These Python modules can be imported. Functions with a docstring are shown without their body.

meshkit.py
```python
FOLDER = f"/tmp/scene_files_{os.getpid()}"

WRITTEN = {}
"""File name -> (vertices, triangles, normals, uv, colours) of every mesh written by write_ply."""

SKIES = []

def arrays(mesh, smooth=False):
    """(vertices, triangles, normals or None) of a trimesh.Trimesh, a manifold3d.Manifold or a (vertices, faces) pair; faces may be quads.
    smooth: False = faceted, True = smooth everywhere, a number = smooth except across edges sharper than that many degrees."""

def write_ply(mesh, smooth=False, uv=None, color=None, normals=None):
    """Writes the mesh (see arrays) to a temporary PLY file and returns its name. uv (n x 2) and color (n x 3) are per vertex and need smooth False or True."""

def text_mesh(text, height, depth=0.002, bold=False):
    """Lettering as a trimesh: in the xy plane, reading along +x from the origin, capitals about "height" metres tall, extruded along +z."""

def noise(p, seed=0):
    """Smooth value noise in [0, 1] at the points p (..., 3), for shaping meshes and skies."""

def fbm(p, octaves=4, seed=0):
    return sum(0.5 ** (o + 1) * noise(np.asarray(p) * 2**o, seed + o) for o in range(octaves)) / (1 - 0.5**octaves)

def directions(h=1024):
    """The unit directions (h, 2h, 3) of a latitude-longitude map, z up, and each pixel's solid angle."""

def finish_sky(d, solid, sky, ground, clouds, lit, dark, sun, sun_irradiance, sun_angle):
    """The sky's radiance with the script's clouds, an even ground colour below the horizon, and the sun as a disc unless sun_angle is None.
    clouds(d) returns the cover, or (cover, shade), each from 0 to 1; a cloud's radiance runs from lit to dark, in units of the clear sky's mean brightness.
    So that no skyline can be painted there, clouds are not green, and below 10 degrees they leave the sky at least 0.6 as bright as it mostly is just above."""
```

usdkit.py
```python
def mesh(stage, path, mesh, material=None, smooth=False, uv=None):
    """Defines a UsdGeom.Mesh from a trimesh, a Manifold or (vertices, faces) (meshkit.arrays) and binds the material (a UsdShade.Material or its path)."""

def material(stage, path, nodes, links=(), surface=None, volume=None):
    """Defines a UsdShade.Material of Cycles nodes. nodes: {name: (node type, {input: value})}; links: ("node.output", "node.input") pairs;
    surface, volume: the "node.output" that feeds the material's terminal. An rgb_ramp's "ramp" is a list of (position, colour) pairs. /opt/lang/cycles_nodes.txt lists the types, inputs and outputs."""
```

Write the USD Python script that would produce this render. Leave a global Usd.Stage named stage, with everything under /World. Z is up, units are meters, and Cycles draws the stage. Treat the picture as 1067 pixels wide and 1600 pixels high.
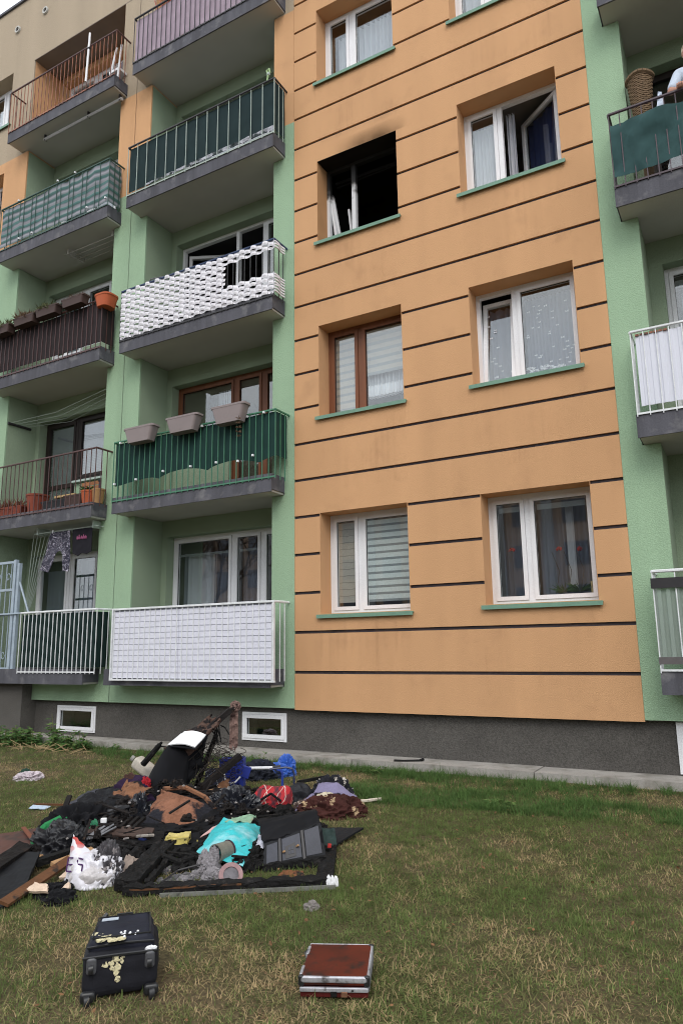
import math, random
import numpy as np, trimesh, manifold3d, usdkit, meshkit
from shapely.geometry import Polygon, box as sbox
from shapely.ops import unary_union
from pxr import Usd, UsdGeom, UsdLux, UsdShade, Sdf, Gf, Vt

random.seed(7)
stage = Usd.Stage.CreateInMemory()
UsdGeom.SetStageUpAxis(stage, 'Z'); UsdGeom.SetStageMetersPerUnit(stage, 1.0)
UsdGeom.Xform.Define(stage, '/World'); UsdGeom.Scope.Define(stage, '/World/Looks')
LK = '/World/Looks/'
ZO = 1.2                                   # the facade is measured from its lowest groove, 1.2 m above the lawn

# ------------------------------------------------------------------ camera, sky, light, exposure
cam = UsdGeom.Camera.Define(stage, '/World/camera')
yaw, pit, rol = -0.514690235, 0.18987187, -0.01374793
fw = np.array([math.sin(yaw) * math.cos(pit), math.cos(yaw) * math.cos(pit), math.sin(pit)])
rt = np.array([math.cos(yaw), -math.sin(yaw), 0.0]); up = np.cross(rt, fw)
rt, up = math.cos(rol) * rt + math.sin(rol) * up, -math.sin(rol) * rt + math.cos(rol) * up
cam.AddTransformOp().Set(Gf.Matrix4d(*rt, 0, *up, 0, *(-fw), 0, 5.7681389, -8.7770688, 0.3143589 + ZO, 1))
cam.CreateFocalLengthAttr(24.0); cam.CreateHorizontalApertureAttr(24.0 * 1067 / 1117.945)
cam.CreateVerticalApertureAttr(24.0 * 1600 / 1117.945)
cam.CreateExposureAttr(0.84)

SUN = np.array([0.30, -0.62, 0.72]); SUN /= np.linalg.norm(SUN)
dome = UsdLux.DomeLight.Define(stage, '/World/sky'); dome.CreateIntensityAttr(1.0)
dome.GetPrim().SetCustomDataByKey('kind', 'structure')
skym = usdkit.material(stage, LK + 'sky_look', {
    'sky': ('sky_texture', {'sky_type': 'single_scattering', 'sun_disc': False, 'sun_elevation': math.asin(SUN[2]), 'sun_rotation': math.atan2(SUN[0], SUN[1])}),
    'tc': ('texture_coordinate', {}),
    'map': ('mapping', {'scale': (1.0, 1.0, 2.6)}),
    'n': ('noise_texture', {'scale': 1.6, 'detail': 6.0, 'roughness': 0.55}),
    'cl': ('rgb_ramp', {'ramp': [(0.3, (6.2, 6.7, 7.4)), (0.7, (9.3, 9.5, 9.7))]}),
    'cov': ('rgb_ramp', {'ramp': [(0.25, (0.8, 0.8, 0.8)), (0.6, (0.97, 0.97, 0.97))]}),
    'mix': ('mix', {}),
    'bg': ('background_shader', {'strength': 0.11})},
    [('tc.generated', 'map.vector'), ('map.vector', 'n.vector'), ('n.fac', 'cl.fac'), ('n.fac', 'cov.fac'), ('cov.color', 'mix.fac'),
     ('sky.color', 'mix.color1'), ('cl.color', 'mix.color2'), ('mix.color', 'bg.color')], surface='bg.background')
UsdShade.MaterialBindingAPI.Apply(dome.GetPrim()).Bind(skym)
sun = UsdLux.DistantLight.Define(stage, '/World/sun')
sun.CreateIntensityAttr(0.22); sun.CreateAngleAttr(28.0); sun.CreateColorAttr(Gf.Vec3f(1.0, 0.96, 0.9)); sun.CreateNormalizeAttr(True)
_z = SUN; _x = np.cross([0, 0, 1.0], _z); _x /= np.linalg.norm(_x); _y = np.cross(_z, _x)
sun.AddTransformOp().Set(Gf.Matrix4d(*_x, 0, *_y, 0, *_z, 0, 0, 0, 0, 1))

# ------------------------------------------------------------------ materials
_M = {}
def M(name, col, rough=.85, var=.10, vs=2.5, bump=0.0, bs=90.0, bd=.004, metal=0, spec=.25, col2=None, thr=(.5, .6), vs2=6.0, streak=False, fine=.10, vec=None, sheen=0.0):
    if name in _M: return _M[name]
    c = np.array(col, float)
    n = {'g': ('geometry', {}), 'n1': ('noise_texture', {'scale': vs, 'detail': 5.0, 'roughness': .6}),
         'r1': ('rgb_ramp', {'ramp': [(.3, tuple(c * (1 - var))), (.7, tuple(c * (1 + var)))]}),
         'n2': ('noise_texture', {'scale': bs, 'detail': 2.0}),
         'r2': ('rgb_ramp', {'ramp': [(.3, (1 - fine,) * 3), (.7, (1 + fine,) * 3)]}),
         'mul': ('mix', {'mix_type': 'multiply', 'fac': 1.0}),
         'p': ('principled_bsdf', {'roughness': rough, 'metallic': metal, 'specular_ior_level': spec, 'sheen_weight': sheen})}
    l = [('g.position', 'n2.vector'), ('n1.fac', 'r1.fac'), ('n2.fac', 'r2.fac'), ('r1.color', 'mul.color1'), ('r2.color', 'mul.color2')]
    if streak:
        n['map'] = ('mapping', {'scale': (1.6, 1.6, .12)}); l += [('g.position', 'map.vector'), ('map.vector', 'n1.vector')]
    else: l += [('g.position', 'n1.vector')]
    out = 'mul.color'
    if col2 is not None:
        n['n3'] = ('noise_texture', {'scale': vs2, 'detail': 5.0, 'roughness': .6})
        n['r3'] = ('rgb_ramp', {'ramp': [(thr[0], (0, 0, 0)), (thr[1], (1, 1, 1))]})
        n['mx'] = ('mix', {'color2': tuple(col2)})
        l += [('g.position', 'n3.vector'), ('n3.fac', 'r3.fac'), ('r3.color', 'mx.fac'), (out, 'mx.color1')]; out = 'mx.color'
    l.append((out, 'p.base_color'))
    if bump:
        n['b'] = ('bump', {'strength': bump, 'distance': bd}); l += [('n2.fac', 'b.height'), ('b.normal', 'p.normal')]
    _M[name] = usdkit.material(stage, LK + name, n, l, surface='p.BSDF')
    return _M[name]

ORANGE = M('orange_render', (.535, .303, .155), .95, .07, 1.1, .6, 95, .006, fine=.12, col2=(.43, .24, .125), thr=(.56, .80), vs2=1.6, streak=True)
GREEN = M('green_render', (.285, .405, .268), .95, .09, 1.1, .9, 70, .008, fine=.14, col2=(.22, .31, .215), thr=(.58, .8), vs2=1.5, streak=True)
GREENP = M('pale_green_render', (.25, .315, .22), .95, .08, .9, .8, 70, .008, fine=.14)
BEIGE = M('beige_render', (.36, .29, .21), .95, .08, 1.1, .8, 70, .008, fine=.14, streak=True)
GROOVE = M('groove_grey', (.055, .048, .055), .9, .15)
PLINTH = M('plinth_pebbledash', (.085, .079, .072), .95, .16, 1.5, .8, 75, .010, fine=.32)
FASCIA = M('slab_edge_grey', (.082, .081, .094), .85, .25, 3, .4, 60, col2=(.19, .185, .19), thr=(.54, .8), vs2=5, streak=True)
SOFFIT = M('soffit_white', (.46, .45, .42), .95, .06, 1.2, .25, 80)
CONC = M('concrete', (.30, .28, .255), .95, .14, 3, .5, 60, .004, col2=(.17, .155, .13), thr=(.5, .72), vs2=4)
WHITEF = M('white_plastic', (.72, .72, .74), .4, .03, 3, spec=.5)
WHITEP = M('white_paint', (.72, .72, .74), .55, .05, 6, col2=(.35, .2, .12), thr=(.72, .76), vs2=14)
WHITESOOT = M('sooty_white', (.62, .62, .62), .6, .1, 6, col2=(.08, .075, .07), thr=(.5, .75), vs2=4)
SILLG = M('sill_green', (.15, .265, .195), .45, .08, 5)
WOODB = M('window_wood', (.17, .065, .032), .45, .2, 6, streak=True)
DARKB = M('dark_brown_frame', (.022, .015, .013), .5, .1)
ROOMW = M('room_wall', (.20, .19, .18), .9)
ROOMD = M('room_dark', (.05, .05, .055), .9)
SOOT = M('soot', (.006, .0055, .005), .95, .3)
SOOTREV = M('sooty_reveal', (.010, .007, .005), .95, .5, 3)
NET = usdkit.material(stage, LK + 'net_curtain', {'d': ('diffuse_bsdf', {'color': (.75, .76, .8)}), 't': ('translucent_bsdf', {'color': (.6, .6, .64)}), 'm': ('mix_closure', {'fac': .35}),
      'tr': ('transparent_bsdf', {'color': (1, 1, 1)}), 'm2': ('mix_closure', {'fac': .22})}, [('d.BSDF', 'm.closure1'), ('t.BSDF', 'm.closure2'), ('m.closure', 'm2.closure1'), ('tr.BSDF', 'm2.closure2')], surface='m2.closure')
NETG = usdkit.material(stage, LK + 'grey_net_curtain', {'d': ('diffuse_bsdf', {'color': (.22, .24, .31)}), 't': ('translucent_bsdf', {'color': (.25, .25, .27)}), 'm': ('mix_closure', {'fac': .3}),
      'tr': ('transparent_bsdf', {'color': (1, 1, 1)}), 'm2': ('mix_closure', {'fac': .35})}, [('d.BSDF', 'm.closure1'), ('t.BSDF', 'm.closure2'), ('m.closure', 'm2.closure1'), ('tr.BSDF', 'm2.closure2')], surface='m2.closure')
LACE = M('lace_white', (.75, .76, .80), .9, .05)
GLASS = usdkit.material(stage, LK + 'window_glass', {'lw': ('layer_weight', {'blend': .5}), 'pw': ('math', {'math_type': 'power', 'value2': 4.0}), 'ma': ('math', {'math_type': 'multiply_add', 'value2': .88, 'value3': .10}),
      'tr': ('transparent_bsdf', {'color': (.93, .955, .955)}), 'gl': ('glossy_bsdf', {'color': (1, 1, 1), 'roughness': .012}), 'm': ('mix_closure', {})},
      [('lw.facing', 'pw.value1'), ('pw.value', 'ma.value1'), ('ma.value', 'm.fac'), ('tr.BSDF', 'm.closure1'), ('gl.BSDF', 'm.closure2')], surface='m.closure')
RUBBER = M('gasket_black', (.01, .01, .01), .6)

# ------------------------------------------------------------------ scene helpers
_used = {}
def uniq(parent, name):
    k = _used.get((parent, name), 0); _used[(parent, name)] = k + 1
    return f'{parent}/{name}' + (f'_{k:03d}' if k else '')
def arr(m, smooth=False):
    return meshkit.arrays(m, smooth)
def put(path, m, mat, smooth, off):
    v, f, n = arr(m, smooth)
    g = UsdGeom.Mesh.Define(stage, path)
    g.CreatePointsAttr(Vt.Vec3fArray.FromNumpy((v - off).astype(np.float32)))
    g.CreateFaceVertexCountsAttr(Vt.IntArray.FromNumpy(np.full(len(f), 3, np.int32)))
    g.CreateFaceVertexIndicesAttr(Vt.IntArray.FromNumpy(f.astype(np.int32).ravel())); g.CreateSubdivisionSchemeAttr('none')
    if n is not None:
        g.CreateNormalsAttr(Vt.Vec3fArray.FromNumpy(n.astype(np.float32))); g.SetNormalsInterpolation('vertex')
    UsdShade.MaterialBindingAPI.Apply(g.GetPrim()).Bind(mat)
    return g
class Th:
    """a thing: parts are collected in world coordinates and written round an origin at its base"""
    def __init__(s, name, label=None, cat=None, group=None, kind=None, dz=0.0):
        s.name, s.label, s.cat, s.group, s.kind, s.dz, s.parts = name, label, cat, group, kind, dz, []
    def add(s, pname, m, mat, parent=None, label=None, smooth=False, kind=None):
        if isinstance(m, list): m = trimesh.util.concatenate(m)
        v, f, _ = arr(m); m = trimesh.Trimesh(v + [0, 0, s.dz], f, process=False)
        s.parts.append((pname, m, mat, parent, label, smooth, kind)); return len(s.parts) - 1
    def done(s):
        allv = np.vstack([np.array([p[1].vertices.min(0), p[1].vertices.max(0)]) for p in s.parts])
        lo, hi = allv.min(0), allv.max(0); off = np.array([(lo[0] + hi[0]) / 2, (lo[1] + hi[1]) / 2, lo[2]])
        root = uniq('/World', s.name)
        if len(s.parts) == 1:
            g = put(root, s.parts[0][1], s.parts[0][2], s.parts[0][5], off); g.AddTranslateOp().Set(Gf.Vec3d(*off)); prim = g.GetPrim()
        else:
            x = UsdGeom.Xform.Define(stage, root); x.AddTranslateOp().Set(Gf.Vec3d(*off)); prim = x.GetPrim(); paths = []
            for pn, m, mat, par, lab, sm, kd in s.parts:
                path = uniq(root if par is None else paths[par], pn); paths.append(path)
                g = put(path, m, mat, sm, off)
                if lab: g.GetPrim().SetCustomDataByKey('label', lab)
                if kd: g.GetPrim().SetCustomDataByKey('kind', kd)
        for k, val in (('label', s.label), ('category', s.cat), ('group', s.group), ('kind', s.kind)):
            if val: prim.SetCustomDataByKey(k, val)
        return prim

def bx(x0, x1, y0, y1, z0, z1):
    m = trimesh.creation.box([abs(x1 - x0), abs(y1 - y0), abs(z1 - z0)]); m.apply_translation([(x0 + x1) / 2, (y0 + y1) / 2, (z0 + z1) / 2]); return m
def bar(p, q, r, n=6, r2=None):
    p, q = np.array(p, float), np.array(q, float); d = q - p; L = np.linalg.norm(d); d /= L
    a = np.array([0, 0, 1.0]) if abs(d[2]) < .9 else np.array([1.0, 0, 0]); x = np.cross(a, d); x /= np.linalg.norm(x); y = np.cross(d, x)
    t = np.arange(n) * 2 * math.pi / n + math.pi / n; ring = np.cos(t)[:, None] * x + np.sin(t)[:, None] * y
    v = np.vstack([p + ring * r, q + ring * (r if r2 is None else r2), p, q]); f = []
    for i in range(n):
        j = (i + 1) % n; f += [[i, j, n + j], [i, n + j, n + i], [j, i, 2 * n], [n + i, n + j, 2 * n + 1]]
    return trimesh.Trimesh(v, f, process=False)
def tube(pts, r, n=6):
    return trimesh.util.concatenate([bar(a, b, r, n) for a, b in zip(pts[:-1], pts[1:])])
def flat(p, q, w, t, upv=(0, 0, 1)):
    """a rectangular bar from p to q: w across, t thick"""
    p, q = np.array(p, float), np.array(q, float); d = q - p; L = np.linalg.norm(d); d /= L
    z = np.array(upv, float); z -= d * (z @ d); z /= np.linalg.norm(z); y = np.cross(z, d)
    m = trimesh.creation.box([L, w, t]); T = np.eye(4); T[:3, 0], T[:3, 1], T[:3, 2], T[:3, 3] = d, y, z, (p + q) / 2; m.apply_transform(T); return m
def ext(poly, y0, y1):
    """a polygon of the x-z plane extruded along y"""
    out = []
    for g in getattr(poly, 'geoms', [poly]):
        if g.is_empty or g.area < 1e-6: continue
        m = trimesh.creation.extrude_polygon(g, y1 - y0, engine='earcut')
        v = m.vertices; m2 = trimesh.Trimesh(np.c_[v[:, 0], y0 + v[:, 2], v[:, 1]], m.faces[:, ::-1], process=False); out.append(m2)
    return trimesh.util.concatenate(out)
def ridge(p, seed=0, octv=4):
    return 1 - np.abs(2 * meshkit.fbm(p, octv, seed) - 1) * 2
def patch(P, nu=20, nv=20, amp=.0, freq=8.0, seed=0, th=.004, fn=None, fray=0.0, rid=True):
    """a sheet over four corners (p00, p10, p11, p01), crumpled along its normal, with a thickness and an uneven edge"""
    P = np.array(P, float); u, v = np.meshgrid(np.linspace(0, 1, nu), np.linspace(0, 1, nv), indexing='ij')
    if fray:
        e = np.minimum.reduce([u, 1 - u, v, 1 - v]); k = np.exp(-e * 14)
        q = np.stack([u * 9, v * 9, np.full_like(u, seed * 3.1)], -1)
        u = u + fray * k * (meshkit.fbm(q, 3, seed) - .5) * 2; v = v + fray * k * (meshkit.fbm(q + 31, 3, seed) - .5) * 2
    U, V = u[..., None], v[..., None]
    X = P[0] * (1 - U) * (1 - V) + P[1] * U * (1 - V) + P[2] * U * V + P[3] * (1 - U) * V
    nrm = np.cross(P[1] - P[0], P[3] - P[0]) + np.cross(P[2] - P[3], P[2] - P[1]); nrm = nrm / np.linalg.norm(nrm)
    if fn is not None: X = X + fn(u, v)[..., None] * nrm
    if amp: X = X + (amp * ((ridge(X * freq, seed) if rid else 2 * meshkit.fbm(X * freq, 4, seed)) - .5))[..., None] * nrm
    a = np.arange(nu * nv).reshape(nu, nv); q = np.stack([a[:-1, :-1], a[1:, :-1], a[1:, 1:], a[:-1, 1:]], -1).reshape(-1, 4)
    N = nu * nv; V_ = np.vstack([X.reshape(-1, 3), (X - nrm * th).reshape(-1, 3)])
    rim = np.concatenate([a[:-1, 0], a[-1, :-1], a[:0:-1, -1], a[0, :0:-1]]); r2 = np.roll(rim, -1)
    Q = np.vstack([q, q[:, ::-1] + N, np.stack([r2, rim, rim + N, r2 + N], -1)])
    return trimesh.Trimesh(V_, np.vstack([Q[:, [0, 1, 2]], Q[:, [0, 2, 3]]]), process=False)
def lump(cx, cy, w, d, h, seed=0, amp=.25, freq=5.0, sub=4, rot=0.0, sink=.02, cz=0.0, power=1.0):
    """a crumpled heap of cloth, foil or ash, flat below"""
    m = trimesh.creation.icosphere(sub); v = np.array(m.vertices)
    k = 1 + amp * 2 * (ridge(v * freq * .4 + seed * 7.7, seed, 5) - .55) + amp * (meshkit.fbm(v * 1.3 + seed, 3, seed + 5) - .5)
    v = v * k[:, None]; v[:, 2] = np.sign(v[:, 2]) * np.abs(v[:, 2]) ** power
    v = v * [w / 2, d / 2, h]; v[:, 2] = np.maximum(v[:, 2], -sink)
    c, s = math.cos(rot), math.sin(rot); v = np.c_[v[:, 0] * c - v[:, 1] * s, v[:, 0] * s + v[:, 1] * c, v[:, 2]] + [cx, cy, cz]
    return trimesh.Trimesh(v, m.faces, process=False)
def rbox(sx, sy, sz, r, seg=10):
    """a rounded box centred on the origin"""
    s = manifold3d.Manifold.sphere(r, seg); o = [s.translate([a * (sx / 2 - r), b * (sy / 2 - r), c * (sz / 2 - r)]) for a in (-1, 1) for b in (-1, 1) for c in (-1, 1)]
    m = manifold3d.Manifold.batch_hull(o).to_mesh(); return trimesh.Trimesh(m.vert_properties[:, :3], m.tri_verts, process=False)
def moved(m, t, rz=0, rx=0, ry=0):
    m = m.copy()
    for a, ax in ((rx, [1, 0, 0]), (ry, [0, 1, 0]), (rz, [0, 0, 1])):
        if a: m.apply_transform(trimesh.transformations.rotation_matrix(a, ax))
    m.apply_translation(t); return m
def chain(joints, bones, edge=.02):
    ms = []
    for a, b in bones:
        pa, ra = joints[a]; pb, rb = joints[b]
        ms.append(manifold3d.Manifold.batch_hull([manifold3d.Manifold.sphere(ra, 16).translate(pa), manifold3d.Manifold.sphere(rb, 16).translate(pb)]))
    m = manifold3d.Manifold.batch_boolean(ms, manifold3d.OpType.Add).refine_to_length(edge).to_mesh()
    t = trimesh.Trimesh(m.vert_properties[:, :3], m.tri_verts); trimesh.smoothing.filter_taubin(t, iterations=8); return t

# ------------------------------------------------------------------ ground
def gz(x, y): return .03 + .03 * (np.asarray(y) + .4)
def ground_mesh():
    xs = np.r_[np.linspace(-60, -10, 12)[:-1], np.linspace(-10, 10, 110), np.linspace(10, 60, 12)[1:]]
    ys = np.r_[np.linspace(-60, -13, 14)[:-1], np.linspace(-13, .08, 80), [.5, 30]]
    X, Y = np.meshgrid(xs, ys, indexing='ij'); Z = gz(X, np.minimum(Y, 0)) + .03 * (meshkit.fbm(np.stack([X * 1.7, Y * 1.7, X * 0], -1), 4, 3) - .5) * (Y > -14) - .002
    Z = np.where(Y < -13.5, gz(X, Y * 0 - 13), Z)
    a = np.arange(X.size).reshape(X.shape); q = np.stack([a[:-1, :-1], a[1:, :-1], a[1:, 1:], a[:-1, 1:]], -1).reshape(-1, 4)
    return trimesh.Trimesh(np.stack([X, Y, Z], -1).reshape(-1, 3), np.vstack([q[:, [0, 1, 2]], q[:, [0, 2, 3]]]), process=False)
LAWN = usdkit.material(stage, LK + 'lawn_soil', {'g': ('geometry', {}), 'n1': ('noise_texture', {'scale': 1.1, 'detail': 5.0}), 'n2': ('noise_texture', {'scale': 38.0, 'detail': 4.0, 'roughness': .7}),
    'r1': ('rgb_ramp', {'ramp': [(.36, (.070, .068, .030)), (.52, (.090, .076, .042)), (.66, (.11, .085, .052))]}), 'r2': ('rgb_ramp', {'ramp': [(.3, (.45, .45, .45)), (.7, (1.35, 1.3, 1.2))]}),
    'm': ('mix', {'mix_type': 'multiply', 'fac': 1.0}), 'b': ('bump', {'strength': .8, 'distance': .02}), 'p': ('principled_bsdf', {'roughness': 1.0, 'specular_ior_level': .1})},
    [('g.position', 'n1.vector'), ('g.position', 'n2.vector'), ('n1.fac', 'r1.fac'), ('n2.fac', 'r2.fac'), ('r1.color', 'm.color1'), ('r2.color', 'm.color2'), ('m.color', 'p.base_color'), ('n2.fac', 'b.height'), ('b.normal', 'p.normal')], surface='p.BSDF')
t = Th('ground', kind='structure'); t.add('ground', ground_mesh(), LAWN, smooth=True); t.done()
t = Th('pavement', kind='structure')           # the concrete strip along the plinth, in cast lengths
xx = -13.0
while xx < 10:
    L = 2.35; t.add('concrete_slab', bx(xx, xx + L - .012, -.335 + random.uniform(-.006, .006), .1, -.2, .122 + random.uniform(-.004, .004)), CONC); xx += L
t.done()

# ------------------------------------------------------------------ the building
SB = [-.20, 2.62, 5.51, 8.36, 11.20]; ST = [.05, 2.89, 5.78, 8.63, 11.47]; TOPZ = 13.5; ROOF = 15.33
B = Th('apartment_building', 'orange and green rendered apartment block with grooved facade and stacked balconies', 'building', dz=ZO)
WCOL = 4.62
GZ = (8.97, 11.17)
winL = [(.44, 1.84, .81, 2.28), (.44, 1.84, 3.75, 5.21), (.44, 1.84, 6.62, 8.05), (.44, 1.84, 9.50, 10.92), (.44, 1.84, 12.36, 13.78)]
winR = [(2.87, 4.24, .84, 2.27), (2.85, 4.25, 3.76, 5.18), (2.81, 4.22, 6.62, 8.07), (2.77, 4.18, 9.50, 10.92), (2.77, 4.18, 12.36, 13.78)]
winF = [(-9.1, -7.76, z0, z1) for (_, _, z0, z1) in winL[:4]] + [(-9.1, -7.72, 12.15, 13.5)]
hole = lambda ws: unary_union([sbox(a, z0, b, z1) for a, b, z0, z1 in ws])
# orange wall: dark backing and one render band between each pair of grooves
orng = sbox(0, -.52, WCOL, ROOF).difference(hole(winL + winR))
B.add('wall', ext(orng, .026, .40), GROOVE, label='dark backing seen in the grooves')
edges = [-.52] + [k * .562 for k in range(0, 28)]
for a, b in zip(edges[:-1], edges[1:]):
    pl_ = sbox(.002, a + (.0 if a < -.5 else .021), WCOL - .002, min(b - .021, ROOF)).difference(hole(winL + winR))
    for g in getattr(pl_, 'geoms', [pl_]):
        if g.area > 1e-4: B.add('render_band', ext(g, 0, .0255), ORANGE)
# balcony columns of the facade: A beside the orange wall, B left of it, C right of it
open_ = lambda x0, x1: unary_union([sbox(x0, ST[k], x1, SB[k + 1] if k < 4 else TOPZ) for k in range(5)])
AX, BX, CX = (-3.30, -.41), (-6.98, -4.14), (5.06, 7.9)
cut = lambda x0, x1: unary_union([sbox(x0, SB[k] - .004, x1, ST[k]) for k in range(5)])
colA = sbox(-3.700, -.5, -.004, ROOF).difference(open_(*AX)).difference(cut(-3.47, -.18)); colB = sbox(-14, -.5, -3.716, ROOF).difference(open_(*BX)).difference(hole(winF)).difference(cut(-7.2, -3.97)); colC = sbox(WCOL, -.5, 12, ROOF).difference(open_(*CX)).difference(cut(4.86, 8.1))
for col in (colA, colB):
    for z0, z1, mat in ((-.5, GZ[0], GREEN), (GZ[0], GZ[1], ORANGE), (GZ[1], ROOF, BEIGE)):
        for g in getattr(q_ := col.intersection(sbox(-20, z0, 20, z1)), 'geoms', [q_]): B.add('facade_render', ext(g, .002, .03), mat)
    B.add('wall', ext(col.intersection(sbox(-20, -.5, 20, GZ[1])), .03, .70), GREENP); B.add('wall', ext(col.intersection(sbox(-20, GZ[1], 20, ROOF)), .03, .70), ORANGE)
B.add('facade_render', ext(colC, .002, .03), GREEN); B.add('wall', ext(colC, .03, .70), GREENP)
B.add('joint', bx(-3.716, -3.700, .012, .4, -.5, ROOF), GROOVE)
B.add('plinth', ext(sbox(-14, -1.4, 12, -.505).difference(unary_union([sbox(-5.04, -1.0, -4.12, -.605), sbox(-.97, -.96, -.22, -.60)])), .10, .45), PLINTH)
B.add('roof', bx(-14.05, 12.05, -.04, 11, ROOF, ROOF + .06), FASCIA)
B.add('wall', bx(-14, 12, 2.6, 11, -1.2, ROOF - .003), BEIGE, label='body of the block behind the flats')
for u, w in ((-7.68, 14.63), (-6.72, 14.66), (-5.76, 14.66)):
    m = trimesh.creation.annulus(.055, .085, .05); m.apply_transform(trimesh.transformations.rotation_matrix(math.pi / 2, [1, 0, 0])); m.apply_translation([u, -.012, w]); B.add('vent', m, SOFFIT)
    m = trimesh.creation.cylinder(.055, .006, sections=16); m.apply_transform(trimesh.transformations.rotation_matrix(math.pi / 2, [1, 0, 0])); m.apply_translation([u, -.004, w]); B.add('vent_hole', m, GROOVE)

def ring(x0, x1, z0, z1, w, y0, y1):
    return ext(sbox(x0, z0, x1, z1).difference(sbox(x0 + w, z0 + w, x1 - w, z1 - w)), y0, y1)
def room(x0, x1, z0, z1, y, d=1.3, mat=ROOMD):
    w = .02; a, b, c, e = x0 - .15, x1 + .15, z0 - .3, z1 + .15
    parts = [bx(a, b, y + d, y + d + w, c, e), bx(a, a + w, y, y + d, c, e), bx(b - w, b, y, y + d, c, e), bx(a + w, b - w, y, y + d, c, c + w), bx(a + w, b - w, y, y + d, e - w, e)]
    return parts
def curtain(x0, x1, z0, z1, y, n=9, amp=.03, seed=0):
    return patch([[x0, y, z0], [x1, y, z0], [x1, y, z1], [x0, y, z1]], 60, 6, 0, th=.001, fn=lambda u, v: amp * np.sin(u * n * 6.28 + 2 * np.sin(u * 7 + seed)) + .01 * np.sin(u * 41 + seed))
def window(x0, x1, z0, z1, yf, splits, frame=WHITEF, sill=None, reveal=None, rmat=ROOMD, sashes=None, fw_=.055, face_y=0.0, roomy=True, open_panes=()):
    """a window of the block: outer frame > sashes, panes, sill, reveal, room; returns the inner panes' spans"""
    f = B.add('window', ring(x0, x1, z0, z1, fw_, yf, yf + .08), frame)
    if reveal is not None:
        B.add('reveal', ext(sbox(x0 - .001, z0 - .001, x1 + .001, z1 + .001).difference(sbox(x0 + .004, z0 + .004, x1 - .004, z1 - .004)), face_y - .0005, yf + .1), reveal, f)
    xs = [x0 + fw_] + [s for s in splits] + [x1 - fw_]; spans = []
    for i, s in enumerate(splits): B.add('mullion', bx(s - .035, s + .035, yf + .003, yf + .077, z0 + fw_, z1 - fw_), frame, f)
    for i in range(len(xs) - 1):
        a = xs[i] + (.035 if i else 0); b = xs[i + 1] - (.035 if i < len(xs) - 2 else 0)
        if i in open_panes: spans.append((a, b)); continue
        sw = .052
        B.add('sash', ring(a + .003, b - .003, z0 + fw_ + .003, z1 - fw_ - .003, sw, yf - .012, yf + .06), frame, f)
        B.add('gasket', ring(a + sw - .002, b - sw + .002, z0 + fw_ + sw - .002, z1 - fw_ - sw + .002, .009, yf + .012, yf + .03), RUBBER, f)
        B.add('pane', bx(a + sw, b - sw, yf + .02, yf + .024, z0 + fw_ + sw, z1 - fw_ - sw), GLASS, f)
        spans.append((a + sw, b - sw))
    if sill is not None:
        m = [flat([x0 - .045, .17, z0 - .008], [x1 + .045, .17, z0 - .008], .42, .014, (0, -.06, 1)), bx(x0 - .045, x1 + .045, -.048, -.036, z0 - .06, z0 - .008)]
        B.add('sill', m, sill, f)
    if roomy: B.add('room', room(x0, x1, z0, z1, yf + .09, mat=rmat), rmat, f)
    return f, spans
def slats(f, x0, x1, z0, z1, y, pitch, hgt, mat, name='blind_slat', tilt=0.0):
    z = z1
    while z - pitch > z0 - 1e-3:
        B.add(name, flat([x0, y, z - pitch / 2], [x1, y, z - pitch / 2], .004 if not tilt else hgt, hgt if not tilt else .002, (0, tilt, 1)), mat, f); z -= pitch

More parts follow.
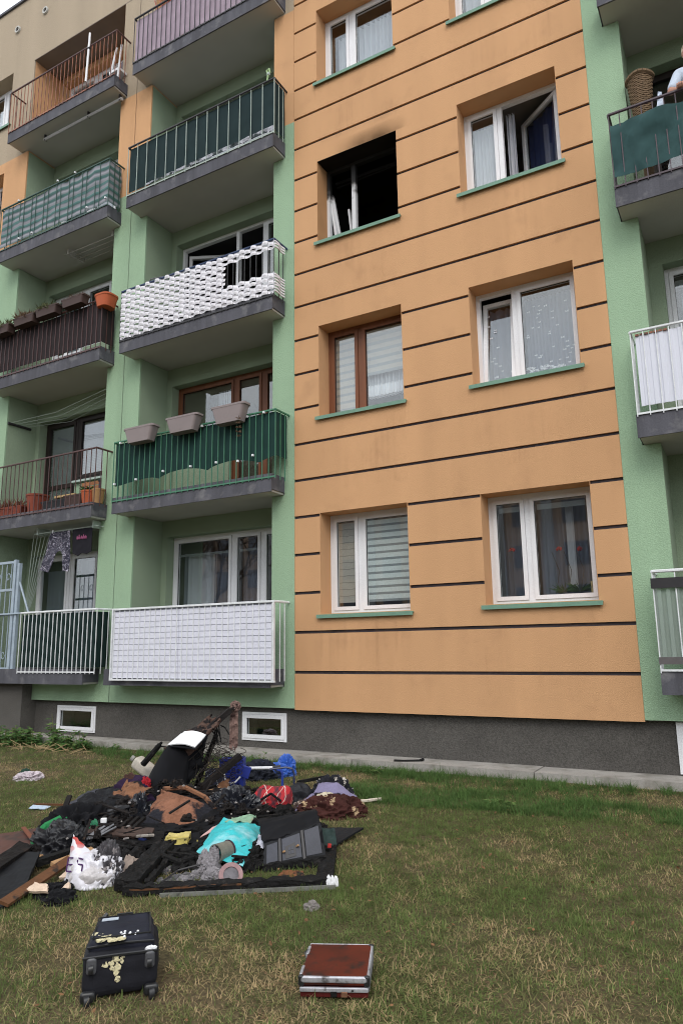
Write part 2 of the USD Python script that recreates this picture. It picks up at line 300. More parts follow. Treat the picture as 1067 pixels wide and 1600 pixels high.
YF = .30
BLINDW = M('blind_white', (.62, .66, .66), .8, .04); BLINDG = M('blind_grey', (.23, .25, .26), .8, .04); BLINDB = M('blind_beige', (.40, .37, .33), .8, .04)
# ground floor left: striped day and night blinds
f, sp = window(*winL[0], YF, [.945], sill=SILLG, reveal=ORANGE)
zz = 2.15
while zz > 1.0:
    B.add('blind_slat', bx(sp[1][0] - .02, sp[1][1] + .02, YF + .05, YF + .053, zz - .064, zz), BLINDW, f); B.add('blind_slat', bx(sp[1][0] - .02, sp[1][1] + .02, YF + .05, YF + .0525, zz - .098, zz - .064), BLINDG, f)
    B.add('blind_slat', bx(sp[0][0] - .02, sp[0][1] + .02, YF + .05, YF + .053, zz - .094, zz), BLINDB, f); zz -= .098
# first floor left: brown wooden window, blinds and a lace edge
f, sp = window(*winL[1], YF, [1.0], frame=WOODB, sill=SILLG, reveal=ORANGE)
zz = 5.09
while zz > 4.4:
    B.add('blind_slat', bx(sp[1][0] - .02, sp[1][1] + .02, YF + .05, YF + .053, zz - .07, zz), BLINDB, f); B.add('blind_slat', bx(sp[1][0] - .02, sp[1][1] + .02, YF + .05, YF + .0525, zz - .12, zz - .07), BLINDG, f); zz -= .12
zz = 5.09
while zz > 3.95:
    B.add('blind_slat', bx(sp[0][0] - .02, sp[0][1] + .02, YF + .05, YF + .053, zz - .08, zz), BLINDB, f); B.add('blind_slat', bx(sp[0][0] - .02, sp[0][1] + .02, YF + .05, YF + .0525, zz - .12, zz - .08), BLINDG, f); zz -= .12
B.add('curtain', curtain(sp[1][0], sp[1][1], 4.02, 4.48, YF + .12, 12), NET, f)
B.add('lace_edge', curtain(sp[1][0], sp[1][1], 4.05, 4.22, YF + .10, 12, .03), LACE, f)
SOOTZ = usdkit.material(stage, LK + 'sooty_frame', {'g': ('geometry', {}), 's': ('separate_xyz', {}), 'n': ('noise_texture', {'scale': 7.0, 'detail': 5.0}), 'z': ('map_range', {'from_min': 7.35 + ZO, 'from_max': 7.95 + ZO, 'to_min': -.25, 'to_max': .9, 'clamp': True}), 'a': ('math', {'math_type': 'add'}), 'r': ('rgb_ramp', {'ramp': [(.52, (.60, .60, .61)), (.70, (.16, .15, .145)), (.85, (.008, .007, .006))]}), 'p': ('principled_bsdf', {'roughness': .7})},
    [('g.position', 's.vector'), ('g.position', 'n.vector'), ('s.z', 'z.value'), ('z.result', 'a.value1'), ('n.fac', 'a.value2'), ('a.value', 'r.fac'), ('r.color', 'p.base_color')], surface='p.BSDF')
# second floor left: the burnt window, right sash gone, left sash hanging askew
f, sp = window(*winL[2], YF, [.935], frame=SOOTZ, sill=SILLG, reveal=None, rmat=SOOT, open_panes=(0, 1))
a, b, z0, z1 = winL[2]
B.add('reveal', bx(a, a + .004, -.0005, .4, z0, z1), M('reveal_scorched', (.42, .22, .10), .95, .1, 2, col2=(.05, .03, .02), thr=(.60, .8), vs2=2.2), f)
B.add('reveal', [bx(a + .004, b, -.0005, .4, z1 - .004, z1), bx(b - .004, b, -.0005, .4, z0, z1 - .004)], SOOTREV, f)
for p, q, w in (([.60, .37, 6.68], [.49, .37, 7.55], .045), ([.66, .39, 6.68], [.50, .40, 7.65], .03), ([.84, .44, 6.68], [.76, .47, 7.35], .03)):
    B.add('sash', flat(p, q, w, .045, (0, 1, 0)), SOOTZ, f, label='loose piece of the broken burnt sash')
for k in range(2): B.add('charred_rail', flat([.5, .5 + .05 * k, 7.92 - .03 * k], [1.8, .55, 7.94 - .02 * k], .03, .05), SOOT, f)
# third and fourth floor left: white curtains
f, sp = window(*winL[3], YF, [.945], sill=SILLG, reveal=ORANGE)
B.add('curtain', curtain(sp[0][0] + .08, sp[0][1], 9.5, 10.62, YF + .16, 3, .02), NET, f); B.add('curtain', curtain(sp[1][0], sp[1][1], 9.5, 10.66, YF + .16, 8, .025, 2), NET, f)
f, sp = window(*winL[4], YF, [.945], sill=SILLG, reveal=ORANGE); B.add('curtain', curtain(.5, 1.8, 12.4, 13.7, YF + .2, 9), NET, f)
# right column, ground floor: dark net with red blossoms, a branch plant and a candle behind the pane
f, sp = window(*winR[0], YF, [3.385], sill=SILLG, reveal=ORANGE)
B.add('curtain', curtain(2.95, 3.33, .95, 2.14, YF + .35, 6, .03), NETG, f); B.add('curtain', curtain(3.44, 4.18, .95, 2.14, YF + .35, 10, .03, 3), NETG, f)
for u0, u1 in ((3.0, 3.28), (3.5, 4.1)): B.add('blind', bx(u0, u1, YF + .06, YF + .064, 2.05, 2.12), BLINDG, f)
B.add('curtain', curtain(3.82, 3.92, 1.02, 2.1, YF + .2, 2, .01), NET, f, label='narrow white strip of curtain')
RED = M('blossom_red', (.42, .035, .03), .8, .2); LEAFG = M('leaf_green', (.045, .09, .022), .6, .3, 8); STEM = M('stem_brown', (.05, .032, .02), .9)
def spiky(cx, cy, cz, n, L, rng, w=.012, upz=.6):
    vs, fs = [], []
    for i in range(n):
        a = rng.uniform(0, 6.28); d = np.array([math.cos(a), math.sin(a) * .7, rng.uniform(-.2, 1) * upz + .15]); d /= np.linalg.norm(d); s = np.cross(d, [rng.uniform(-1, 1), rng.uniform(-1, 1), .3]); s /= np.linalg.norm(s)
        l = L * rng.uniform(.5, 1); o = np.array([cx, cy, cz]); k = len(vs)
        vs += [o, o + d * l * .5 + s * w, o + d * l, o + d * l * .5 - s * w]; fs += [[k, k + 1, k + 2], [k, k + 2, k + 3]]
    return trimesh.Trimesh(vs, fs, process=False)
rg = random.Random(5)
for u, w in ((3.12, 1.56), (3.72, 1.52), (3.98, 1.50), (4.14, 1.48)): B.add('blossom', spiky(u, YF + .14, w, 16, .06, rg, .02, 1.5), RED, f)
B.add('pot_plant', [spiky(u, YF + .14, .98, 60, .22, rg, .012) for u in (3.75, 3.95)], LEAFG, f)
for u in (3.65, 3.8, 3.95): B.add('twig', tube([[u, YF + .14, .95], [u + .06, YF + .14, 1.25], [u - .02, YF + .14, 1.5]], .004, 4), STEM, f)
B.add('candle', bar([4.1, YF + .1, .96], [4.1, YF + .1, 1.1], .015, 8), M('candle_wax', (.55, .4, .2), .5), f)
# right column, first floor: left sash tipped in, lace with butterflies
f, sp = window(*winR[1], YF, [3.39], sill=SILLG, reveal=ORANGE, open_panes=(0,))
a, b = sp[0]; z0, z1 = 3.83, 5.11
tip = lambda m: moved(moved(m, (0, -YF, -z0), rx=0), (0, YF + .01, z0)) if False else m
def tilt_in(m, ang=-.115):
    m = m.copy(); m.apply_transform(trimesh.transformations.rotation_matrix(ang, [1, 0, 0], [0, YF + .03, z0])); return m
B.add('sash', tilt_in(ring(a + .003, b - .003, z0, z1 - .02, .055, YF, YF + .06)), WHITEF, f, label='sash tipped inward at the top'); B.add('pane', tilt_in(bx(a + .055, b - .055, YF + .02, YF + .024, z0 + .05, z1 - .07)), GLASS, f)
B.add('curtain', curtain(a, b, z0, 5.0, YF + .24, 5), NETG, f); B.add('curtain', curtain(sp[1][0], sp[1][1], 3.86, 5.0, YF + .15, 13, .025, 4), NETG, f)
for i in range(64):
    u = rg.uniform(a + .03, sp[1][1] - .02); w = rg.uniform(3.9, 4.9)
    if b < u < sp[1][0]: continue
    s = rg.uniform(.012, .022); v = np.array([[u, 0, w], [u + s, 0, w + s * .9], [u + s * .9, 0, w - s * .6], [u - s, 0, w + s * .7], [u - s * .8, 0, w - s * .7]]) + [0, YF + .1, 0]
    B.add('lace_butterfly', trimesh.Trimesh(v, [[0, 1, 2], [0, 4, 3]], process=False), LACE, f)
B.add('lace_edge', [spiky(rg.uniform(3.5, 3.95), YF + .09, rg.uniform(3.86, 3.98), 7, .05, rg, .01, 1) for _ in range(40)], LACE, f)
# right column, second floor: right sash swung into the room
f, sp = window(*winR[2], YF, [3.345], sill=SILLG, reveal=ORANGE, open_panes=(1,), rmat=ROOMW)
a, b = sp[1]; z0, z1 = 6.68, 8.0
def swing(m, ang):
    m = m.copy(); m.apply_transform(trimesh.transformations.rotation_matrix(ang, [0, 0, 1], [b, YF + .06, 0])); return m
NAVY = M('navy_curtain', (.02, .028, .09), .8)
B.add('sash', swing(ring(a, b - .003, z0, z1, .055, YF + .03, YF + .09), -.66), WHITEF, f, label='sash swung open into the room'); B.add('pane', swing(bx(a + .055, b - .055, YF + .05, YF + .054, z0 + .05, z1 - .05), -.66), GLASS, f)
B.add('curtain', swing(curtain(a + .06, b - .06, z0 + .05, z1 - .06, YF + .12, 4, .02), -.66), NAVY, f)
B.add('curtain', curtain(3.40, 3.52, 6.7, 7.98, YF + .2, 3, .03), NET, f, label='narrow white curtain beside the mullion')
B.add('curtain', curtain(sp[0][0], sp[0][1], 6.68, 7.86, YF + .12, 2, .01), NET, f)
for wi in (winR[3], winR[4]):
    f, sp = window(*wi, YF, [wi[0] + .5], sill=SILLG, reveal=ORANGE); B.add('curtain', curtain(wi[0] + .1, wi[1] - .1, wi[2], wi[3] - .1, YF + .2, 9), NET, f)
# far left windows
for k, wi in enumerate(winF):
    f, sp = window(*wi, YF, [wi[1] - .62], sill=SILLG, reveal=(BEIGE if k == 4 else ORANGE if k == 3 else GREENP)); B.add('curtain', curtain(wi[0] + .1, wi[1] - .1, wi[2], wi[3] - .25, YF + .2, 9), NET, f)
# stains: soot above the burnt window, rain marks under it
soot_wall = usdkit.material(stage, LK + 'soot_stain', {'g': ('geometry', {}), 'n': ('noise_texture', {'scale': 3.0, 'detail': 5.0}), 's': ('separate_xyz', {}), 'r': ('map_range', {'from_min': 8.05 + ZO, 'from_max': 8.30 + ZO, 'to_min': 1.0, 'to_max': 0.0, 'clamp': True}),
    'rx': ('map_range', {'from_min': .75, 'from_max': 1.45, 'to_min': .0, 'to_max': .62, 'clamp': True}), 'ry': ('map_range', {'from_min': 1.55, 'from_max': 2.05, 'to_min': 1.0, 'to_max': .0, 'clamp': True}), 'm3': ('math', {'math_type': 'multiply'}), 'm': ('math', {'math_type': 'multiply'}), 'm2': ('math', {'math_type': 'multiply'}),
    'd': ('diffuse_bsdf', {'color': (.03, .018, .01)}), 't': ('transparent_bsdf', {'color': (1, 1, 1)}), 'x': ('mix_closure', {})},
    [('g.position', 'n.vector'), ('g.position', 's.vector'), ('s.z', 'r.value'), ('s.x', 'rx.value'), ('r.result', 'm.value1'), ('n.fac', 'm.value2'), ('m.value', 'm2.value1'), ('rx.result', 'm2.value2'), ('s.x', 'ry.value'), ('m2.value', 'm3.value1'), ('ry.result', 'm3.value2'), ('m3.value', 'x.fac'), ('t.BSDF', 'x.closure1'), ('d.BSDF', 'x.closure2')], surface='x.closure')
B.add('soot_stain', bx(.7, 2.1, -.003, -.002, 8.052, 8.4), soot_wall)

stain_m = usdkit.material(stage, LK + 'rain_stain', {'g': ('geometry', {}), 'mp': ('mapping', {'scale': (14.0, 14.0, .5)}), 'n': ('noise_texture', {'scale': 1.0, 'detail': 4.0}), 's': ('separate_xyz', {}), 'r': ('rgb_ramp', {'ramp': [(.45, (0, 0, 0)), (.80, (.065, .065, .065))]}),
    'n2': ('noise_texture', {'scale': 1.6, 'detail': 3.0}), 'r2': ('rgb_ramp', {'ramp': [(.42, (0, 0, 0)), (.62, (1, 1, 1))]}), 'm': ('math', {'math_type': 'multiply'}), 'd': ('diffuse_bsdf', {'color': (.16, .085, .045)}), 't': ('transparent_bsdf', {'color': (1, 1, 1)}), 'x': ('mix_closure', {})},
    [('g.position', 'mp.vector'), ('mp.vector', 'n.vector'), ('n.fac', 'r.fac'), ('g.position', 'n2.vector'), ('n2.fac', 'r2.fac'), ('r.color', 'm.value1'), ('r2.color', 'm.value2'), ('m.value', 'x.fac'), ('t.BSDF', 'x.closure1'), ('d.BSDF', 'x.closure2')], surface='x.closure')
for w in winL[:4] + winR[:4]: B.add('rain_stain', ext(sbox(w[0] - .04, w[2] - 1.15, w[1] + .04, w[2] - .075), -.0035, -.0025), stain_m)
# loggias: slab, back wall with window, per balcony
def loggia(x0, x1, k, sx0, sx1):
    top = TOPZ if k == 4 else SB[k + 1]
    s = B.add('balcony_slab', bx(sx0, sx1, -.35, .72, SB[k] + .03, ST[k]), FASCIA)
    B.add('soffit', bx(sx0 + .02, sx1 - .02, -.33, .715, SB[k], SB[k] + .03), SOFFIT, s)
    B.add('fascia_lip', bx(sx0, sx1, -.352, -.33, SB[k] - .004, SB[k] + .03), FASCIA, s)
    return s, top
def back(x0, x1, z0, z1, wx0, wx1, wz0, wz1, mat):
    B.add('back_wall', ext(sbox(x0 - .05, z0 - .1, x1 + .05, z1 + .1).difference(sbox(wx0, wz0, wx1, wz1)), .70, .98), mat)
YB = .88
def bwin(x0, x1, z0, z1, splits, **k): return window(x0, x1, z0, z1, YB, splits, face_y=.70, **k)
slabA, slabB, slabC = {}, {}, {}
for k in range(5):
    slabA[k], topA = loggia(*AX, k, -3.47, -.18); slabB[k], _ = loggia(*BX, k, -7.2, -3.97)
    if k < 4 or True: slabC[k], _ = loggia(*CX, k, 4.86, 8.1)
    wt = ST[k] + (2.28 if k < 4 else 1.93)
    bm = ORANGE if k == 4 else GREENP
    fr = WOODB if k == 1 else WHITEF
    back(*AX, ST[k], topA, -3.18, -.55, ST[k] + .05, wt, bm)
    f, sp = bwin(-3.18, -.55, ST[k] + .05, wt, [-1.83, -1.22], frame=fr, reveal=bm, open_panes=((0, 1) if k == 2 else ()))
    if k == 0:
        B.add('curtain', curtain(sp[0][0], sp[0][1], .2, 2.05, YB + .2, 9, .035), NETG, f); B.add('curtain', curtain(-2.95, -2.3, .2, 2.0, YB + .16, 5, .03), NET, f); B.add('curtain', curtain(sp[1][0], sp[1][1], .2, 2.05, YB + .2, 5, .02), NETG, f)
        for s_ in sp[:2]: B.add('blind', bx(s_[0], s_[1], YB + .05, YB + .054, 1.98, 2.02), BLINDG, f)
    if k == 1:
        for s_ in sp: B.add('blind', bx(s_[0] - .02, s_[1] + .02, YB + .06, YB + .064, 3.0, 5.1), M('blind_brown', (.10, .085, .06), .8), f)
        B.add('parapet', bx(-3.17, -1.88, YB - .10, YB - .02, ST[k] + .02, ST[k] + .86), GREENP)
        B.add('curtain', curtain(-2.25, -1.9, 3.8, 4.95, YB + .05, 2, .004), NET, f)
    if k == 2:   # burnt flat: sashes standing open in the dark room
        B.add('sash', moved(ring(0, 1.0, 0, 2.0, .06, 0, .06), (-3.10, YB + .1, 5.95), rz=.45), WHITEF, f, label='sash standing open in the dark room')
    if k in (3, 4): B.add('curtain', curtain(-3.0, -1.0, ST[k] + .3, wt - .1, YB + .2, 12), NET, f)
    # column B: door at the left, window at the right
    back(*BX, ST[k], topA, -6.87, -4.3, ST[k] + .02, wt - .07 if k != 0 else wt - .07, bm)
    zt = wt - .07
    fr = DARKB if k == 1 else WHITEF
    f = B.add('door', ring(-6.87, -5.89, ST[k] + .02, zt, .07, YB, YB + .08), fr)
    rv = B.add('reveal', ext(sbox(-6.871, ST[k] + .019, -4.299, zt + .001).difference(sbox(-6.866, ST[k] + .024, -4.304, zt - .004)), .6995, YB + .1), bm, f)
    B.add('sash', [ring(-6.80, -5.96, ST[k] + .09, zt - .07, .055, YB - .012, YB + .06), bx(-6.75, -6.0, YB, YB + .06, ST[k] + .75, ST[k] + .84)], fr, f)
    B.add('pane', bx(-6.745, -6.015, YB + .02, YB + .024, ST[k] + .14, zt - .12), GLASS, f)
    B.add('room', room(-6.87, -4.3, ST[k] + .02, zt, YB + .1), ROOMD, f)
    B.add('parapet', bx(-5.88, -4.3, YB - .03, YB + .09, ST[k] + .02, ST[k] + .85), GREEN if k == 1 else bm, f)
    f2, sp = bwin(-5.88, -4.3, ST[k] + .86, zt - .004, [] if k == 1 else [-5.1], frame=fr, roomy=False)
    if k == 1:
        B.add('sill', bx(-5.9, -4.28, YB - .10, YB - .004, ST[k] + .80, ST[k] + .84), M('sill_pale', (.42, .5, .46), .6), f2)
        SL = M('slat_grey', (.46, .48, .52), .5)
        for a_, b_, q in ((-6.73, -6.03, ST[k] + .2), (sp[0][0], sp[0][1], ST[k] + .98)):
            z = zt - .16
            while z > q: B.add('blind_slat', flat([a_, YB + .07, z], [b_, YB + .07, z], .034, .0015, (0, .75, 1)), SL, f if a_ < -6 else f2); z -= .034
    else:
        B.add('curtain', curtain(-6.7, -6.05, ST[k] + .2, zt - .3, YB + .16, 6), NETG, f); B.add('curtain', curtain(-5.8, -4.4, ST[k] + .9, zt - .12, YB + .2, 12), NETG, f2)
    # column C
    back(*CX, ST[k], topA, 5.23, 7.7, ST[k] + .05, wt, bm if k != 4 else GREENP)
    fr = WHITEF if k != 2 else DARKB
    f, sp = bwin(5.23, 7.7, ST[k] + .05, wt, [5.95, 6.75], frame=fr, reveal=GREENP)
    if k == 1: B.add('curtain', curtain(5.4, 7.6, 3.1, 4.85, YB + .15, 12), NET, f); B.add('blind', bx(5.35, 5.9, YB + .05, YB + .054, 4.9, 5.0), BLINDG, f)
B.add('soffit', bx(-7.0, -.41, -.0, .72, TOPZ - .02, TOPZ - .004), M('soffit_brown', (.20, .165, .135), .95))
# terrace block beside the lowest left balcony
B.add('terrace_plinth', bx(-14, -5.66, -.20, .10, -1.4, -.21), PLINTH)
B.add('coping', bx(-14, -5.60, -.27, .1, -.208, -.15), M('coping_metal', (.52, .56, .58), .5, .08, 4, spec=.5)); B.add('coping', bx(-14, -5.72, -.24, .1, -.148, -.06), M('coping_metal', (.5, .5, .5)))
# basement windows
for x0, x1, z0, z1 in ((-5.06, -4.10, -1.02, -.585), (-.99, -.20, -.98, -.58)):
    f, sp = window(x0, x1, z0, z1, .085, [], sill=None, reveal=None, fw_=.03, roomy=False); B.add('dark_cellar', bx(x0 - .1, x1 + .1, .5, .51, z0 - .1, z1 + .1), SOOT, f)
f = B.add('cellar_door', bx(4.92, 5.9, .075, .1, -1.06, -.52), WHITEF, label='white cellar door frame at the right edge'); B.add('door_panel', bx(5.0, 5.82, .066, .075, -1.0, -.58), WHITEF, f)

# ------------------------------------------------------------------ balcony railings (parts of the building)
def railing(slab, x0, x1, zt, zb, mat, n, hand=None, r=.008, hr=.018, yf=-.345, left=True, low=True, skip=None):
    h = hand or mat
    B.add('handrail', tube([[x0, .0, zt], [x0, yf, zt], [x1, yf, zt], [x1, .0, zt]] if left else [[x0, yf, zt], [x1, yf, zt], [x1, .0, zt]], hr, 6), h, slab)
    if low: B.add('bottom_rail', flat([x0, yf, zb + .03], [x1, yf, zb + .03], .012, .022), mat, slab)
    for i in range(n):
        x = x0 + (x1 - x0) * i / (n - 1)
        if skip and skip(i): continue
        B.add('baluster', bar([x, yf, zb], [x, yf, zt], r, 4), mat, slab)
    for y in (-.23, -.11):
        B.add('baluster', bar([x1, y, zb], [x1, y, zt], r, 4), mat, slab)
        if left: B.add('baluster', bar([x0, y, zb], [x0, y, zt], r, 4), mat, slab)
paint = lambda n, c, **k: M(n, c, .5, .15, 8, spec=.45, **k)
P_WHITE = paint('rail_white', (.66, .67, .68)); P_GREEN = paint('rail_green', (.05, .17, .10)); P_BLUE = paint('rail_blue', (.02, .04, .10)); P_BLACK = paint('rail_black', (.02, .018, .02)); P_PALE = paint('rail_pale', (.32, .37, .33))
P_RUST = paint('rail_rust', (.30, .105, .055), col2=(.09, .03, .02), thr=(.45, .6)); P_BROWN = paint('rail_brown', (.075, .033, .03)); P_DGREEN = paint('rail_dark_green', (.02, .06, .045)); P_MAUVE = paint('rail_mauve', (.055, .035, .045))
railing(slabA[0], -3.28, -.10, 1.0, -.12, P_WHITE, 4, yf=-.36, low=False)
railing(slabA[1], -3.46, -.10, 3.86, 2.80, P_GREEN, 29, yf=-.36)
railing(slabA[2], -3.46, -.14, 6.68, 5.70, P_BLACK, 30, hand=P_BLUE, yf=-.36)
railing(slabA[3], -3.46, -.15, 9.60, 8.57, P_PALE, 29, hand=P_BLACK, yf=-.36, skip=lambda i: i % 2)
railing(slabA[4], -3.46, -.15, 12.44, 11.42, P_BLACK, 29, yf=-.36)
railing(slabB[0], -5.62, -3.68, 1.03, -.03, P_WHITE, 19, yf=-.36, left=False)
railing(slabB[1], -7.18, -3.9, 3.85, 2.82, P_BROWN, 28, yf=-.36)
railing(slabB[2], -7.18, -3.95, 6.68, 5.72, P_BROWN, 27, yf=-.36)
railing(slabB[3], -7.18, -3.95, 9.58, 8.58, P_DGREEN, 27, yf=-.36, skip=lambda i: i % 3 == 1)
railing(slabB[4], -7.18, -3.95, 12.44, 11.42, P_RUST, 29, hand=P_BROWN, yf=-.36)
railing(slabC[0], 4.87, 8.0, 1.10, .02, P_WHITE, 15, yf=-.36)
railing(slabC[1], 4.88, 8.0, 3.88, 2.86, P_WHITE, 24, yf=-.36)
railing(slabC[2], 4.87, 8.0, 6.76, 5.74, P_MAUVE, 26, yf=-.36, hr=.02)
railing(slabC[3], 4.87, 8.0, 9.6, 8.6, P_MAUVE, 26, yf=-.36)
B.add('drip_rail', flat([4.85, -.37, .97], [8.0, -.37, .97], .02, .11), P_BLACK, slabC[0]); B.add('handrail', tube([[4.87, -.36, .99], [8, -.36, .99]], .014), P_WHITE, slabC[0])
B.add('bottom_rail', flat([4.86, -.372, .15], [8, -.372, .15], .012, .075), paint('rail_grey', (.10, .09, .09)), slabC[0])
# rails of the strings and drying racks are things of their own, further down
B.done()

# ------------------------------------------------------------------ things on the balconies
def fabric(x0, x1, z0, z1, y, amp=.008, seed=0, nx=60, nz=14, low=None, side=None, th=.002):
    """a cloth tied along a railing, its lower edge free; side: it turns the corner and runs back to that y"""
    def edge(u): return 0 if low is None else low(u)
    u, v = np.meshgrid(np.linspace(0, 1, nx), np.linspace(0, 1, nz), indexing='ij')
    X = x0 + (x1 - x0) * u; zb = np.vectorize(edge)(u) + z0; Z = zb + (z1 - zb) * v
    Y = y + amp * (ridge(np.stack([X * 3, Z * 2, X * 0 + seed], -1), seed, 4) - .5) * 2
    P = [np.stack([X, Y, Z], -1)]
    if side is not None:
        n2 = 10; w = np.linspace(0, 1, n2)[1:]; base = P[0][-1]
        S = np.stack([base + np.array([0, 1, 0]) * ((side - y) * k) for k in w], 0); S[:, :, 0] += amp * (meshkit.fbm(S * 4, 3, seed) - .5); P.append(S)
    G = np.concatenate(P, 0); n, m = G.shape[:2]; a = np.arange(n * m).reshape(n, m); q = np.stack([a[:-1, :-1], a[1:, :-1], a[1:, 1:], a[:-1, 1:]], -1).reshape(-1, 4)
    nv = np.zeros_like(G); nv[:, :, 1] = th; nv[nx:, :, :] = [-th, 0, 0]
    V = np.vstack([G.reshape(-1, 3), (G + nv).reshape(-1, 3)]); N = n * m
    rim = np.concatenate([a[:-1, 0], a[-1, :-1], a[:0:-1, -1], a[0, :0:-1]]); r2 = np.roll(rim, -1)
    Q = np.vstack([q, q[:, ::-1] + N, np.stack([r2, rim, rim + N, r2 + N], -1)])
    return trimesh.Trimesh(V, np.vstack([Q[:, [0, 1, 2]], Q[:, [0, 2, 3]]]), process=False)
def cloth_mat(name, c, bs=300, **k): return M(name, c, .9, .12, 5, .25, bs, .002, **k)
F_GREEN = cloth_mat('screen_green', (.010, .036, .031)); F_DARK = cloth_mat('screen_dark_green', (.010, .024, .026)); F_BROWN = cloth_mat('screen_brown', (.028, .021, .022)); F_LILAC = cloth_mat('screen_lilac', (.33, .26, .31))
F_TEAL = cloth_mat('screen_teal', (.028, .066, .066)); F_BLACKG = cloth_mat('screen_black_green', (.008, .022, .020))
def screen(label, *a, mat=None, extra=(), **k):
    t = Th('balcony_screen', label, 'balcony screen', dz=ZO); t.add('fabric', fabric(*a, **k), mat, smooth=True)
    for nm, m, mt in extra: t.add(nm, m, mt)
    t.done()
clips = lambda zs, y: [('clip', bx(x - .014, x + .014, y - .02, y + .012, z - .016, z + .016), WHITEF) for x, z in zs]
# first floor, green sheet with a scalloped lower edge
screen('dark green fabric tied to the green railing under the three grey planters', -3.44, -.11, 3.09, 3.835, -.335, mat=F_GREEN, amp=.007, seed=2, side=-.05, low=lambda u: .10 * abs(math.sin(u * 3.3 * 3.14)) ** .6 * min(1, u * 3) - .02 * (u > .8),
       extra=clips([(-3.4, 3.12), (-2.9, 3.14), (-2.3, 3.2), (-1.72, 3.2), (-1.2, 3.19), (-.78, 3.15), (-.5, 3.2), (-1.5, 3.83), (-2.55, 3.83), (-.62, 3.83), (-.3, 3.84), (-3.3, 3.83)], -.375))
screen('almost black green fabric behind pale bars of the third floor balcony', -3.44, -.16, 8.67, 9.575, -.335, mat=F_DARK, amp=.006, seed=4, side=-.05)
t = Th('silver_foil_strip', 'crumpled silver foil strip along the foot of the dark screen', 'foil strip', dz=ZO); t.add('foil', patch([[-3.0, -.347, 8.66], [-.16, -.347, 8.66], [-.16, -.347, 8.735], [-3.0, -.347, 8.70]], 90, 6, .02, 9, 3, .002), M('foil', (.33, .33, .36), .5, .5, 9, metal=.3, col2=(.02, .03, .03), thr=(.5, .56), vs2=5)); t.done()
screen('pale lilac fabric behind dark bars of the topmost middle balcony', -3.44, -.16, 11.50, 12.41, -.335, mat=F_LILAC, amp=.008, seed=5, side=-.05)
screen('dark brown fabric behind the bars under brown flower boxes', -7.16, -3.96, 5.86, 6.655, -.335, mat=F_BROWN, amp=.006, seed=6, side=-.05)
STRIPE = usdkit.material(stage, LK + 'striped_cloth', {'g': ('geometry', {}), 's': ('separate_xyz', {}), 'a': ('math', {'math_type': 'multiply', 'value2': 6.6}), 'b': ('math', {'math_type': 'fraction'}),
    'r': ('rgb_ramp', {'ramp': [(0, (.05, .12, .115)), (.22, (.06, .15, .135)), (.3, (.19, .22, .23)), (.62, (.26, .25, .28)), (.8, (.15, .17, .19)), (.9, (.04, .10, .09)), (1, (.05, .12, .115))]}),
    'a2': ('math', {'math_type': 'multiply', 'value2': 52.0}), 'b2': ('math', {'math_type': 'sine'}), 'r2': ('rgb_ramp', {'ramp': [(0, (.8, .8, .8)), (1, (1.1, 1.1, 1.1))]}), 'm': ('mix', {'mix_type': 'multiply', 'fac': 1.0}), 'p': ('principled_bsdf', {'roughness': .9})},
    [('g.position', 's.vector'), ('s.z', 'a.value1'), ('a.value', 'b.value1'), ('b.value', 'r.fac'), ('s.z', 'a2.value1'), ('a2.value', 'b2.value1'), ('b2.value', 'r2.fac'), ('r.color', 'm.color1'), ('r2.color', 'm.color2'), ('m.color', 'p.base_color')], surface='p.BSDF')
screen('grey and green striped cloth woven through dark green bars', -7.16, -3.96, 8.68, 9.55, -.345, mat=STRIPE, amp=.016, seed=7, side=-.05, extra=clips([(-6.6, 9.6), (-5.4, 9.62), (-4.9, 9.62), (-6.5, 8.7), (-6.1, 8.7), (-4.5, 8.72), (-4.0, 8.75)], -.375))
screen('black green fabric behind white bars of the lowest left balcony', -5.6, -3.72, .08, .99, -.335, mat=F_BLACKG, amp=.005, seed=8, side=-.05)
screen('loose teal fabric hung outside the dark railing under the leaning person', 4.88, 7.9, 5.88, 6.60, -.385, mat=F_TEAL, amp=.035, seed=9, nx=80, low=lambda u: .20 * max(0, u - .09) ** .8 * (.8 + .2 * math.sin(u * 30)))
# the white woven balcony
t = Th('woven_balcony_screen', 'white strips woven basket fashion through black bars, a square gap at right', 'balcony screen', dz=ZO)
WV = M('woven_white', (.78, .76, .80), .6, .05, 8); P0 = 3.32 / 29
def ribbon(xa, xb, z, ph, seed):
    xs = np.linspace(xa, xb, max(8, int((xb - xa) / P0 * 8))); r = np.random.RandomState(seed); z = z + (meshkit.noise(np.stack([xs * 2, xs * 0 + seed, xs * 0], -1)) - .5) * .034
    y = -.362 + .026 * np.sin((xs + 3.46) / P0 * math.pi + ph) - .003; h = .0275
    V, F = [], []
    for i in range(len(xs)):
        tl = .011 * math.sin((xs[i] + 3.46) / P0 * math.pi + ph)
        V += [[xs[i], y[i] - tl, z[i] - h], [xs[i], y[i] - .003, z[i]], [xs[i], y[i] + tl * .5, z[i] + h], [xs[i], y[i] + .003, z[i]]]
        if i:
            a, b = 4 * (i - 1), 4 * i
            for k in range(4): l = (k + 1) % 4; F += [[a + k, b + k, b + l], [a + k, b + l, a + l]]
    F += [[0, 1, 2], [0, 2, 3], [4 * len(xs) - 4, 4 * len(xs) - 2, 4 * len(xs) - 3], [4 * len(xs) - 4, 4 * len(xs) - 1, 4 * len(xs) - 2]]
    return trimesh.Trimesh(V, F, process=False)
nrow = 19
